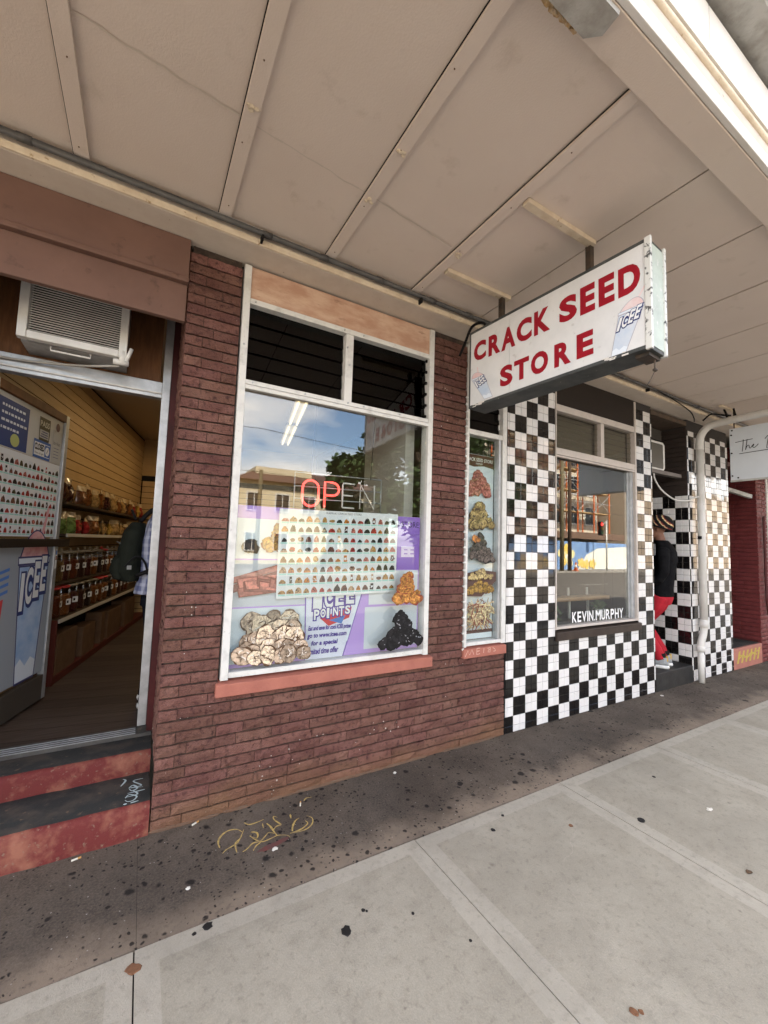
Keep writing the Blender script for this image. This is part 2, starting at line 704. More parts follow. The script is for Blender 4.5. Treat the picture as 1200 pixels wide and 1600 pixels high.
m_brick = mat('split_brick', (0.128, 0.059, 0.048), 0.9, (0.190, 0.098, 0.079), 7, col3=(0.068, 0.032, 0.029), n3=34, n3lo=0.52, n3hi=0.68, bump=1.0, bscale=120, vary=0.19, spec=0.1, huev=0.007)
add_flecks(m_brick, 26, .16, (.55, .50, .45))


def add_foot_stain(m, z1, col):
    """sandy splash stain in uneven patches along the foot of a wall"""
    n, l = m.node_tree.nodes, m.node_tree.links
    b = n['Principled BSDF']
    src = b.inputs['Base Color'].links[0].from_socket
    geo = n.new('ShaderNodeNewGeometry')
    sp = n.new('ShaderNodeSeparateXYZ')
    l.new(geo.outputs['Position'], sp.inputs[0])
    no = n.new('ShaderNodeTexNoise')
    no.inputs['Scale'].default_value = 3.5
    no.inputs['Detail'].default_value = 6
    l.new(geo.outputs['Position'], no.inputs['Vector'])
    ma = n.new('ShaderNodeMath')
    ma.operation = 'MULTIPLY_ADD'
    ma.inputs[1].default_value = -.34
    l.new(no.outputs['Fac'], ma.inputs[0])
    l.new(sp.outputs['Z'], ma.inputs[2])
    r = n.new('ShaderNodeMapRange')
    r.inputs['From Min'].default_value = z1 - .17
    r.inputs['From Max'].default_value = -.17
    r.inputs['To Max'].default_value = .75
    l.new(ma.outputs[0], r.inputs['Value'])
    x = n.new('ShaderNodeMixRGB')
    x.inputs['Color2'].default_value = (*col, 1)
    l.new(r.outputs['Result'], x.inputs['Fac'])
    l.new(src, x.inputs['Color1'])
    l.new(x.outputs['Color'], b.inputs['Base Color'])


add_foot_stain(m_brick, .16, (.19, .105, .06))
m_mortar = mat('raked_mortar', (0.035, 0.026, 0.022), 0.95, (0.085, 0.06, 0.045), 18, bump=0.5, bscale=80)
m_redside = mat('dark_red_paint', (0.085, 0.018, 0.018), 0.55, (0.05, 0.014, 0.014), 6)
m_step_red = mat('worn_red_paint', (0.135, 0.026, 0.024), 0.75, (0.26, 0.105, 0.07), 7, 0.46, 0.66, (0.20, 0.14, 0.10), 40, 0.60, 0.72, bump=0.35, bscale=70)
m_step_dark = mat('grey_step_coating', (0.030, 0.031, 0.030), 0.75, (0.060, 0.050, 0.043), 7, 0.45, 0.62, (0.13, 0.085, 0.06), 26, 0.62, 0.74, bump=0.25, bscale=80)
m_sill = mat('terracotta_sill', (0.40, 0.150, 0.110), 0.75, (0.33, 0.120, 0.090), 9, col3=(0.22, 0.10, 0.08), n3=35, n3lo=0.64, n3hi=0.75, bump=0.25, bscale=70)
m_frame = mat('chalky_white_frame', (0.66, 0.65, 0.62), 0.5, (0.50, 0.49, 0.47), 12, 0.5, 0.72, (0.30, 0.28, 0.26), 60, 0.66, 0.74, spec=0.4)
m_alu = mat('dull_aluminium', (0.50, 0.51, 0.52), 0.42, (0.36, 0.37, 0.38), 14, metal=0.55, col3=(0.22, 0.21, 0.2), n3=60, n3lo=0.66, n3hi=0.76)
m_ply_pink = mat('weathered_pink_board', (0.46, 0.275, 0.19), 0.8, (0.60, 0.42, 0.31), 7, 0.4, 0.62, (0.27, 0.15, 0.10), 12, 0.6, 0.75, stretch=(0.6, 1, 1.6))
m_canopy = mat('canopy_paint', (0.71, 0.612, 0.532), 0.75, (0.68, 0.582, 0.502), 2.2, col3=(0.50, 0.415, 0.33), n3=5, n3lo=0.62, n3hi=0.85, bump=0.12, bscale=140)
m_canopy2 = mat('canopy_trim_paint', (0.62, 0.545, 0.465), 0.7, (0.57, 0.49, 0.41), 12, col3=(0.27, 0.2, 0.15), n3=40, n3lo=0.68, n3hi=0.76)
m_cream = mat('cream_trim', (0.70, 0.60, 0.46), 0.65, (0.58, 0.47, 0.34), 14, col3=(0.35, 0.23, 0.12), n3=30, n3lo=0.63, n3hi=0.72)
m_fascia = mat('white_fascia_paint', (0.78, 0.75, 0.71), 0.55, (0.68, 0.64, 0.58), 4, col3=(0.45, 0.36, 0.27), n3=25, n3lo=0.68, n3hi=0.76)
m_gutter = mat('stained_gutter', (0.46, 0.45, 0.42), 0.8, (0.30, 0.28, 0.25), 9, 0.45, 0.66, bump=0.3, bscale=60)
m_conduit = mat('grey_conduit', (0.075, 0.073, 0.072), 0.45, (0.11, 0.105, 0.10), 10, metal=0.3)
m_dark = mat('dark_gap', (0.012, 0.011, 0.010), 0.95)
m_brown = mat('brown_header_paint', (0.165, 0.092, 0.070), 0.6, (0.135, 0.075, 0.058), 4, col3=(0.09, 0.05, 0.04), n3=14, n3lo=0.6, n3hi=0.75)
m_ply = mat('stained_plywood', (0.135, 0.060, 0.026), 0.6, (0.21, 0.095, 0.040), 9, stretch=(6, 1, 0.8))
m_plaster = mat('upper_plaster', (0.45, 0.40, 0.34), 0.85, (0.38, 0.34, 0.29), 3)
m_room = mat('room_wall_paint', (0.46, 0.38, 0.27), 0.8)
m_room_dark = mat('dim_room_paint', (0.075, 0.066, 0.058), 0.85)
m_slat = mat('maple_slatwall', (0.50, 0.335, 0.165), 0.5, (0.44, 0.285, 0.13), 5, stretch=(1, 1, 9))
m_plank = mat('grey_vinyl_plank', (0.055, 0.038, 0.030), 0.5, (0.095, 0.072, 0.060), 5, stretch=(1, 14, 1), vary=0.25)
m_glass = glass('window_glass')
m_glass_dark = glass('louvre_glass', tint=(0.16, 0.17, 0.165), f0=0.03)
m_glass_jar = glass('jar_glass', tint=(0.9, 0.88, 0.84), f0=0.06)
m_white = mat('white_enamel', (0.72, 0.71, 0.68), 0.4, (0.62, 0.60, 0.57), 10, col3=(0.38, 0.35, 0.31), n3=40, n3lo=0.66, n3hi=0.76)
m_tile_w = mat('white_glazed_tile', (0.74, 0.72, 0.71), 0.07, vary=0.04, spec=0.55)
m_tile_b = mat('black_glazed_tile', (0.010, 0.009, 0.009), 0.06, vary=0.2, spec=0.6)
m_grout = mat('dark_grout', (0.045, 0.040, 0.038), 0.9)
m_black = mat('black_paint', (0.010, 0.009, 0.009), 0.6, spec=.12)
m_blackstep = mat('black_step_paint', (0.020, 0.019, 0.019), 0.6, (0.035, 0.033, 0.031), 9, bump=0.2, bscale=60)
m_paper = mat('white_paper', (0.78, 0.79, 0.80), 0.6)

# ------------------------------------------------------------------ ground, road, sidewalk
g = MB().poly([(-400, -400, -0.16), (400, -400, -0.16), (400, 400, -0.16), (-400, 400, -0.16)]).build('ground', mat('earth', (0.16, 0.14, 0.11), 0.95))
g['kind'] = 'structure'
o = MB().box(-90, 120, -18.6, -3.52, -0.30, -0.14).build('road', m_asphalt)
o['kind'] = 'structure'
mk = MB()
for i in range(-12, 24):
    mk.poly([(i * 5.0, -11.1, -0.136), (i * 5.0 + 2.6, -11.1, -0.136), (i * 5.0 + 2.6, -10.98, -0.136), (i * 5.0, -10.98, -0.136)])
mk.build('lane_marking', m_line, o)
o = MB().box(-60, 60, -3.52, -3.36, -0.3, 0.0).build('kerb', m_kerb, bevel=0.015)
o['kind'] = 'structure'

walk = MB().box(-12, 30, -3.36, 0.15, -0.25, -0.014).build('sidewalk', m_joint)
walk['kind'] = 'structure'
strip_x = [-12, -2.75, 0.09, 2.40, 4.66, 7.2, 9.6, 30]
for a, b in zip(strip_x[:-1], strip_x[1:]):
    s = MB()
    nx = max(2, int((b - a) / 0.12)) if b < 12 and a > -4 else 2
    # outer edge wanders a little, as a worn pour does
    es = [-0.712 + (rnd.uniform(-0.008, 0.008) if 0 < i < nx else 0) for i in range(nx + 1)]
    for i in range(nx):
        x0, x1 = a + (b - a) * i / nx, a + (b - a) * (i + 1) / nx
        x0 += 0.0008 if i == 0 else 0
        x1 -= 0.0008 if i == nx - 1 else 0
        s.poly([(x0, es[i], 0), (x1, es[i + 1], 0), (x1, 0.14, 0), (x0, 0.14, 0)])
        s.poly([(x0, es[i], -0.02), (x1, es[i + 1], -0.02), (x1, es[i + 1], 0), (x0, es[i], 0)])
    s.build('dark_strip', m_strip, walk)
slab_x = [-12, -8.0, -5.1, -2.45, -1.19, 0.083, 1.442, 2.69, 3.94, 5.2, 6.46, 7.7, 8.95, 10.2, 12.7, 15.2, 20, 30]
for row, (ya, yb) in enumerate(((-0.722, -2.16), (-2.166, -3.355))):
    for a, b in zip(slab_x[:-1], slab_x[1:]):
        a2, b2 = a + 0.0028, b - 0.0028
        bw = 0.085
        s = MB()
        z = rnd.uniform(-0.002, 0.0015)
        X = [a2, a2 + bw, b2 - bw, b2]
        Y = [yb, yb + bw, ya - bw, ya]
        for i in range(3):
            for j in range(3):
                s.poly([(X[i], Y[j], z), (X[i + 1], Y[j], z), (X[i + 1], Y[j + 1], z), (X[i], Y[j + 1], z)], 0 if i == j == 1 else 1)
        for (p, q) in (((a2, yb), (b2, yb)), ((b2, yb), (b2, ya)), ((b2, ya), (a2, ya)), ((a2, ya), (a2, yb))):
            s.poly([(p[0], p[1], -0.03), (q[0], q[1], -0.03), (q[0], q[1], z), (p[0], p[1], z)], 1)
        s.build('slab', [m_slab, m_slab_edge], walk)
# trodden gum, black spots and stains with a thickness of their own
m_gum = mat('trodden_gum', (0.014, 0.013, 0.013), 0.7)
m_rust = mat('rust_stain', (0.20, 0.095, 0.05), 0.9, (0.12, 0.06, 0.035), 60)
for (x, y, r, mm) in [(0.866, -1.042, .021, m_gum), (.356, -.743, .017, m_gum), (2.793, -1.233, .02, m_gum), (.30, -.756, .008, m_gum), (.081, -.802, .022, m_rust),
                      (1.648, -1.817, .014, m_rust), (1.672, -1.83, .008, m_rust), (1.168, -1.108, .006, m_gum), (.977, -.988, .008, m_gum), (.99, -1.0, .005, m_gum), (1.31, -1.33, .006, m_gum),
                      (2.35, -1.06, .012, m_rust), (1.9, -.87, .012, m_gum), (2.05, -.80, .009, m_gum), (3.4, -1.0, .01, m_gum)]:
    s = MB()
    n = 11
    ring = [(x + r * (1 + rnd.uniform(-.25, .25)) * math.cos(2 * math.pi * k / n), y + r * (1 + rnd.uniform(-.25, .25)) * math.sin(2 * math.pi * k / n)) for k in range(n)]
    s.poly([(p[0], p[1], .0042) for p in ring])
    for k in range(n):
        p, q = ring[k], ring[(k + 1) % n]
        s.poly([(p[0] + (p[0] - x) * .15, p[1] + (p[1] - y) * .15, .0018), (q[0] + (q[0] - x) * .15, q[1] + (q[1] - y) * .15, .0018), (q[0], q[1], .0042), (p[0], p[1], .0042)])
    s.build('gum_spot', mm, walk)
# chalky yellow scribble sprayed on the dark strip
SCRIB = [[(0.473, -0.286), (0.472, -0.24), (0.493, -0.195), (0.537, -0.169), (0.581, -0.18), (0.604, -0.214)], [(0.479, -0.337), (0.5, -0.318), (0.535, -0.305), (0.566, -0.289), (0.596, -0.239), (0.616, -0.2)],
         [(0.547, -0.364), (0.548, -0.325), (0.555, -0.288), (0.582, -0.265), (0.598, -0.245)], [(0.646, -0.24), (0.667, -0.251), (0.677, -0.271), (0.666, -0.304), (0.642, -0.282)],
         [(0.575, -0.374), (0.602, -0.362), (0.636, -0.335), (0.676, -0.337), (0.712, -0.309), (0.735, -0.291), (0.765, -0.317)], [(0.626, -0.392), (0.647, -0.363), (0.674, -0.345), (0.658, -0.314)],
         [(0.634, -0.268), (0.657, -0.318), (0.688, -0.348), (0.746, -0.341), (0.777, -0.338), (0.819, -0.36), (0.832, -0.386)], [(0.63, -0.145), (0.654, -0.174), (0.703, -0.173), (0.74, -0.165)],
         [(0.722, -0.198), (0.717, -0.242)], [(0.744, -0.21), (0.757, -0.253), (0.763, -0.301), (0.77, -0.339)], [(0.761, -0.285), (0.786, -0.262), (0.812, -0.26), (0.806, -0.236), (0.791, -0.197), (0.796, -0.167), (0.814, -0.187)],
         [(0.89, -0.193), (0.883, -0.233)], [(0.855, -0.344), (0.872, -0.302), (0.9, -0.264), (0.928, -0.251)], [(0.839, -0.355), (0.877, -0.355), (0.918, -0.346), (0.956, -0.32), (0.95, -0.29)],
         [(0.851, -0.357), (0.898, -0.366), (0.945, -0.36), (0.983, -0.328), (0.995, -0.286), (0.974, -0.253)], [(1.008, -0.106), (1.03, -0.086), (1.064, -0.091)]]
m_yellow = mat('faded_yellow_spray', (0.50, 0.36, 0.12), 0.9, (0.30, 0.22, 0.10), 45, 0.42, 0.6)
pr = Print((0, 0, 0.0015), (1, 0, 0), (0, 1, 0), (0, 0, 1), 0.00008)
for s in SCRIB:
    pr.stroke(smooth_path(s, 5), rnd.uniform(.007, .013), m_yellow, True)
pr.build('yellow_scribble', walk)
# faint red paint smear beside the scribble
m_smear = mat('red_smear', (0.15, 0.05, 0.045), 0.9, (0.09, 0.06, 0.055), 30)
pr = Print((0, 0, 0.0008), (1, 0, 0), (0, 1, 0), (0, 0, 1), 0.00008)
pr.ell(0.735, -0.395, 0.085, 0.016, m_smear, 14, 0.18, 0.3)
pr.build('red_smear', walk)
# litter
m_butt = mat('cigarette_paper', (0.68, 0.64, 0.56), 0.9)
m_filter = mat('cigarette_filter', (0.50, 0.27, 0.09), 0.9)
for i, (x, y, a, lab) in enumerate([(0.361, -0.033, 0.5, 'white cigarette butt lying below the corner of the brick wall'), (-0.20, -0.045, 0.2, 'cigarette butt lying at the foot of the red doorstep'),
                                    (0.97, -0.145, 1.2, 'small cigarette butt lying above the yellow scribble by the brick wall')]):
    d = Vector((math.cos(a), math.sin(a), 0))
    t = thing('cigarette_butt', lab, 'cigarette butt', (x, y, 0.001), 'cigarette butts on the dark strip')
    c = Vector((x, y, 0.006))
    MB().tube([c, c + d * .026], .0045, 7).build('paper_tube', m_butt, t)
    MB().tube([c + d * .0262, c + d * .041], .0046, 7).build('filter', m_filter, t)
for i, (x, y, r, lab) in enumerate([(0.731, -0.437, .016, 'grey crumpled paper scrap lying below the yellow scribble'), (0.30, -0.50, .011, 'pale paper scrap lying on the dark strip left of the yellow scribble'),
                                    (3.309, -1.387, .022, 'white torn paper scrap lying on the pale sidewalk at right'), (5.35, -0.10, .02, 'crumpled tan scrap lying at the corner of the black step'),
                                    (1.70, -0.09, .014, 'pale scrap lying against the brick wall below the main window')]):
    s = MB()
    s.blob((x, y, .006), r, r * .7, .006, 8, 5, .35)
    tag(s.build('paper_scrap', mat('scrap_paper', (0.60, 0.57, 0.52), 0.9), origin=(x, y, 0)), lab, 'litter', 'scraps of litter on the pavement')
lf = MB()
lp = [(0, 0), (.012, .012), (.03, .014), (.048, 0), (.03, -.012), (.012, -.011)]
lx, ly = 2.848, -1.738
lf.poly([(lx + a, ly + b, .004 + .004 * math.sin(a * 90)) for a, b in lp]).poly([(lx + a, ly + b, .0025 + .004 * math.sin(a * 90)) for a, b in reversed(lp)])
tag(lf.build('dry_leaf', mat('dry_leaf', (0.10, 0.06, 0.035), 0.8), origin=(lx, ly, 0)), 'small dry brown leaf lying on the pale sidewalk near the right edge', 'leaf')

# ------------------------------------------------------------------ canopy over the sidewalk
canopy = thing('canopy', 'long beige boarded canopy with battens over the sidewalk', 'canopy', (0, 0, 3.49))
CX0, CX1 = -4.0, 15.0
ZC = 3.597
jx = [-3.77, -3.095, -2.42, -1.745, -1.07, -0.395, 0.30, 0.975, 1.665, 2.35, 3.03, 3.70, 4.38, 5.05, 5.73, 6.4, 7.08, 7.75, 8.43, 9.1, 9.8, 10.5, 11.2, 12.0, 12.8, 13.6, 14.4]
edges = [CX0] + jx + [CX1]
for i, (a, b) in enumerate(zip(edges[:-1], edges[1:])):
    s = MB()
    gap = 0.0012 if b < 1.7 else 0.006
    zz = ZC + rnd.uniform(-.002, .002)
    tilt = rnd.uniform(-.003, .003)
    ny, nx = 8, 3
    for iy in range(ny):
        for ix in range(nx):
            q = []
            for (ux, uy) in ((ix, iy), (ix, iy + 1), (ix + 1, iy + 1), (ix + 1, iy)):
                x = a + gap + (b - a - 2 * gap) * ux / nx
                y = -0.19 - 1.70 * uy / ny
                sag = -.004 * math.sin(math.pi * ux / nx) * math.sin(math.pi * uy / ny)
                q.append((x, y, zz + tilt * (ux / nx - .5) + sag))
            s.poly(q)
    for x in (a + gap, b - gap):
        s.poly([(x, -.19, zz), (x, -1.89, zz), (x, -1.89, zz + .02), (x, -.19, zz + .02)])
    s.build('ceiling_panel', m_canopy, canopy, smooth=False)
for x in (-1.745, -1.07, -0.395, 0.30, 0.975, 1.675):
    MB().box(x - .034, x + .034, -1.868, -.2, ZC - .020, ZC - .003).build('batten', m_canopy, canopy, bevel=.003)
for x in (-1.745, -1.07, -0.395, 0.30, 0.975, 1.675):  # dark strips stand in for the shadow gap beside each batten
    MB().box(x - .0385, x - .0345, -1.866, -.205, ZC - .0075, ZC - .004).build('batten_shadow_line', m_dark, canopy)
# plastered sheet joint running across the left panels
for (a, b) in ((-.36, .262), (.338, .938), (1.012, 1.61)):
    s = MB()
    pts = [(a + (b - a) * k / 14, -.90 + .10 * (a + (b - a) * k / 14) + rnd.uniform(-.006, .006)) for k in range(15)]
    for k in range(14):
        (x0, y0), (x1, y1) = pts[k], pts[k + 1]
        w0 = rnd.uniform(.002, .005)
        s.poly([(x0, y0 - w0, ZC - .006), (x0, y0 + w0, ZC - .0065), (x1, y1 + w0, ZC - .0065), (x1, y1 - w0, ZC - .006)])
    s.build('joint_bead', m_canopy2, canopy)
nail = MB().tube([(0, 0, -.0018), (0, 0, .002)], .0032, 7).build('nail_head', mat('rusty_nail', (.16, .09, .05), .8), data_only=True)
for x in (-.395, .30, .975, 1.675):
    for k in range(4):
        copy_piece(nail, 'nail_head', canopy, (x + rnd.uniform(-.012, .012), -.33 - .41 * k + rnd.uniform(-.03, .03), ZC - .021))
# knots of old caulk where hooks were pulled from the battens
for (x, y) in ((.975, -1.12), (.975, -.80), (1.675, -.72), (.30, -.95)):
    s = MB()
    for k in range(4):
        s.blob((x + rnd.uniform(-.02, .02), y + rnd.uniform(-.02, .02), ZC - .023), .014, .010, .006, 7, 5, .3)
    s.build('caulk_knot', m_cream, canopy, kind='stuff')
# box along the wall with its cream edge
MB().box(CX0, CX1, -.2, .06, 3.49, 3.62).build('wall_soffit', m_canopy2, canopy, bevel=.003)
MB().box(CX0, CX1, -.214, -.2015, 3.492, 3.532).build('lit_soffit_trim', m_cream, canopy, bevel=.003)  # trim in lighter cream, painting in the light on this edge
MB().box(CX0, CX1, -.212, -.2012, 3.575, 3.594).build('ceiling_trim', m_cream, canopy)
# outer beam, mouldings, fascia boards, gutter
MB().box(CX0, CX1, -2.0, -1.87, 3.562, 3.80).build('edge_beam', m_canopy, canopy, bevel=.004)
MB().box(CX0, CX1, -2.026, -2.002, 3.566, 3.634).build('drip_edge', m_fascia, canopy, bevel=.004)
MB().box(CX0, CX1, -2.014, -2.002, 3.636, 3.725).build('moulding_flat', m_canopy2, canopy)
MB().tube([(CX0, -2.014, 3.735), (CX1, -2.014, 3.735)], .017, 8).build('moulding_bead', m_cream, canopy, smooth=True)
fx = [CX0, -2.1, -.6, .4, 1.93, 3.3, 4.7, 6.1, 7.5, 8.9, 10.3, 11.7, 13.2, CX1]
for a, b in zip(fx[:-1], fx[1:]):
    MB().box(a + .003, b - .003, -2.034, -2.004, 3.755, 3.985).build('fascia_board', m_fascia, canopy, bevel=.002)
MB().box(CX0, CX1, -2.02, -1.9, 3.985, 4.02).build('shadow_gap', m_dark, canopy)
s = MB()
prof = [(-2.0, 4.02), (-2.15, 4.02), (-2.19, 4.06), (-2.20, 4.24), (-2.17, 4.26), (-2.0, 4.26)]
for (p, q) in zip(prof, prof[1:] + prof[:1]):
    s.poly([(CX0, p[0], p[1]), (CX0, q[0], q[1]), (CX1, q[0], q[1]), (CX1, p[0], p[1])])
s.build('gutter', m_gutter, canopy)
MB().box(CX0, CX1, -1.99, .1, 3.66, 3.84).build('canopy_light_block', m_gutter, canopy)  # unseen slab added above the ceiling to block light
# split end of an old board nailed under the beam
s = MB()
s.mesh([(.95, -1.90, 3.556), (1.29, -1.885, 3.556), (1.345, -1.93, 3.556), (1.33, -1.998, 3.556), (.95, -1.998, 3.556), (.95, -1.90, 3.534), (1.28, -1.89, 3.534), (1.335, -1.93, 3.538), (1.325, -1.998, 3.534), (.95, -1.998, 3.534)],
       [(0, 1, 2, 3, 4), (9, 8, 7, 6, 5), (0, 5, 6, 1), (1, 6, 7, 2), (2, 7, 8, 3), (3, 8, 9, 4), (4, 9, 5, 0)])
s.build('nailed_board', m_gutter, canopy)
s = MB()
for k in range(9):
    s.blob((1.0 + .03 * k, -1.875 + rnd.uniform(-.008, .006), 3.556), .018, .012, .010, 7, 5, .4)
s.build('rotten_edge', mat('rotten_wood', (0.42, 0.26, 0.10), 0.9, (0.62, 0.5, 0.36), 40), canopy)
# cleats that carry the blade sign
for y in (-.55, -1.245):
    MB().box(1.715, 2.33, y - .022, y + .022, ZC - .035, ZC - .004).build('sign_cleat', m_cream, canopy, bevel=.003)
MB().box(6.35, 6.75, -.40, -.36, ZC - .03, ZC - .004).build('sign_cleat', m_cream, canopy, bevel=.003)

# conduit clipped along the soffit
cond = thing('conduit', 'dark grey conduit pipe clipped along the canopy soffit', 'pipe', (0, -.235, 3.555))
MB().tube([(CX0, -.235, 3.557), (CX1, -.235, 3.557)], .0175, 10).build('pipe', m_conduit, cond, smooth=True)
for x in (-1.3, -.62, .55, .93, 1.36, 1.83, 2.2, 3.0, 3.9, 4.4, 5.3, 6.1, 7.0):
    MB().tube([(x - .03, -.235, 3.557), (x + .03, -.235, 3.557)], .0205, 10).build('coupling', m_conduit, cond, smooth=True)
for x in (.52, 1.72, 3.6, 4.9):
    MB().box(x - .006, x + .006, -.257, -.2145, 3.50, 3.537).build('clip', m_dark, cond)
MB().tube(smooth_path([(4.9, -.24, 3.57), (5.4, -.25, 3.52), (5.9, -.22, 3.47), (6.15, -.16, 3.44), (6.3, -.1, 3.43)], 6), .007, 6).build('loose_cable', m_black, cond, smooth=True)

# ------------------------------------------------------------------ brick shop
CAMP = Vector((0, -2.75, 1.655))
shop = thing('brick_shop', 'dark red brick shop front with big poster window and open glass door', 'shop', (0, 0, 0))
COURSE, BH = 0.0662, 0.0565


def brick_geo(L, seed, hgt=BH, dep=.05, amp=.0042):
    r = random.Random(seed)
    nx, nz = 4, 2
    V, F = [], []
    for j in range(nz + 1):
        for i in range(nx + 1):
            edge = i in (0, nx) or j in (0, nz)
            y = (.0035 if edge else 0) + r.uniform(-amp, amp)
            V.append((L * i / nx + (r.uniform(-.0015, .0015) if i not in (0, nx) else 0), y, hgt * j / nz + (r.uniform(-.0018, .0012) if j in (0, nz) else 0)))
    for j in range(nz):
        for i in range(nx):
            a = j * (nx + 1) + i
            F.append((a, a + 1, a + nx + 2, a + nx + 1))
    ring = [i for i in range(nx + 1)] + [(j + 1) * (nx + 1) + nx for j in range(nz)] + [nz * (nx + 1) + i for i in range(nx - 1, -1, -1)] + [j * (nx + 1) for j in range(nz - 1, 0, -1)]
    b0 = len(V)
    for k in ring:
        V.append((V[k][0], dep, V[k][2]))
    for i in range(len(ring)):
        i2 = (i + 1) % len(ring)
        F.append((ring[i2], ring[i], b0 + i, b0 + i2))
    return V, F


brick_cache = {}


def brick_mesh(L):
    q = max(.06, round(L / .02) * .02)
    k = (round(q, 2), rnd.randrange(3))
    if k not in brick_cache:
        V, F = brick_geo(k[0], hash((int(k[0] * 100), k[1])) & 0xffff)
        brick_cache[k] = MB().mesh(V, F).build('brick', m_brick, data_only=True)
    return brick_cache[k], k[0]


def lay(x0, x1, course0, course1, plane):
    """random-length bond; plane(u, z) gives the world point of a brick's lower left front corner; returns brick specs"""
    out = []
    for c in range(course0, course1):
        x = x0
        z = c * COURSE + .004
        first = True
        while x < x1 - .02:
            L = rnd.choice((.16, .2, .22, .26, .28, .3, .34))
            if first and c % 2:
                L = .10
            first = False
            if x + L > x1 - .07:
                L = x1 - x
            out.append((x, z, L - .0035))
            x += L
    return out


specs = []
for (x, z, L) in lay(.147, 2.897, 0, 11, None):
    specs.append(('F', x, z, L))
for (x, z, L) in lay(.147, .462, 11, 52, None):
    specs.append(('F', x, z, L))
for (x, z, L) in lay(2.04, 2.405, 11, 52, None):
    specs.append(('F', x, z, L))
for (y, z, L) in lay(.055, .60, 5, 52, None):
    specs.append(('S', y, z, L))


def spec_center(s):
    return Vector((s[1] + s[3] / 2, 0, s[2] + .03)) if s[0] == 'F' else Vector((.147, s[1] + s[3] / 2, s[2] + .03))


def vis_size(s):
    c = spec_center(s) - CAMP
    a = s[3] * BH * abs(c.normalized().y if s[0] == 'F' else c.normalized().x)
    return a / c.length_squared


specs.sort(key=vis_size, reverse=True)
rest = MB()
for i, s in enumerate(specs):
    if i < 300:
        me, q = brick_mesh(s[3])
        jy = rnd.uniform(-.003, .003)
        if s[0] == 'F':
            copy_piece(me, 'brick', shop, (s[1], jy, s[2]), (s[3] / q, 1, 1), (0, rnd.uniform(-.003, .003), 0))
        else:
            copy_piece(me, 'brick', shop, (.147 + jy, s[1] + s[3], s[2]), (s[3] / q, 1, 1), (0, 0, -math.pi / 2))
    else:
        V, F = brick_geo(s[3], i)
        if s[0] == 'F':
            V = [(s[1] + v[0], v[1], s[2] + v[2]) for v in V]
        else:
            V = [(.147 + v[1], s[1] + s[3] - v[0], s[2] + v[2]) for v in V]
        rest.mesh(V, F)
rest.build('brick_infill', m_brick, shop, kind='stuff')
# mortar cores behind the bricks
core = MB()
core.box(.160, 2.888, .016, .20, 0, .715)
core.box(.160, .455, .017, .62, .716, 3.49)
core.box(2.048, 2.398, .018, .20, .716, 3.49)
core.build('mortar_core', m_mortar, shop)
MB().box(.152, .20, .58, .61, .30, 3.49).build('reveal_paint', m_redside, shop)
s = MB()
for k in range(46):
    x = .2 + 2.6 * rnd.random() ** 1.4
    s.blob((x, .002, .002 + rnd.random() * .006), rnd.uniform(.03, .10), .008, rnd.uniform(.004, .013), 8, 5, .35)
s.build('mortar_smear', mat('sandy_mortar', (0.15, 0.085, 0.055), 0.95, (0.13, 0.09, 0.065), 20, bump=.4), shop, kind='stuff')
# unseen upper storey, added and sized to shade the street front; plain side wall
MB().box(-4.0, 2.9, .06, 9.0, 3.63, 6.6).build('unseen_upper_wall', m_plaster, shop)
MB().box(-4.0, -1.0, .0, .25, 0, 3.63).build('left_wall', m_redside, shop)
# ---- sills
def sill(x0, x1, z0, z1, y0, mt, parent, name='window_sill'):
    s = MB()
    s.mesh([(x0, y0, z0), (x1, y0, z0), (x1, .2, z0), (x0, .2, z0), (x0, y0, z1 - .012), (x1, y0, z1 - .012), (x1, .2, z1 + .03), (x0, .2, z1 + .03)],
           [(0, 3, 2, 1), (4, 5, 6, 7), (0, 1, 5, 4), (1, 2, 6, 5), (2, 3, 7, 6), (3, 0, 4, 7)])
    return s.build(name, mt, parent, bevel=.006)


sill(.445, 2.068, .698, .785, -.028, m_sill, shop)
sl2 = sill(2.395, 2.893, .718, .805, -.024, m_sill, shop)
pr = Print((2.41, -.0246, .735), (1, 0, 0), (0, 0, 1), (0, -1, 0), .0002)
m_scratch = mat('pale_scratch', (0.62, 0.40, 0.32), 0.9)
for st in ([(.0, .0), (.03, .05), (.05, .01), (.075, .055), (.095, .012)], [(.13, .06), (.128, .008), (.165, .012)], [(.128, .035), (.16, .037)], [(.13, .06), (.165, .06)],
           [(.21, .055), (.205, .015)], [(.25, .05), (.285, .05), (.28, .015), (.255, .018), (.262, .035), (.285, .036)], [(.31, .05), (.335, .04), (.345, .02), (.32, .018)]):
    pr.stroke(st, .006, m_scratch)
pr.build('scratched_letters', sl2)


def window(parent, name, x0, x1, z0, z1, post_l, post_r, rails, mullions, mt, y0=-.012, y1=.085):
    """one frame mesh; rails and mullions are (lo, hi[, zlo, zhi])"""
    s = MB()
    s.box(x0, x0 + post_l, y0, y1, z0, z1)
    s.box(x1 - post_r, x1, y0, y1, z0, z1)
    for (a, b, *yy) in rails:
        yy = yy or (y0 + .004, y1 - .004)
        s.box(x0 + post_l + .0005, x1 - post_r - .0005, yy[0], yy[1], a, b)
    for (a, b, c, d) in mullions:
        s.box(a, b, y0 + .008, y1 - .008, c + .0005, d - .0005)
    return s.build(name, mt, parent, bevel=.003)


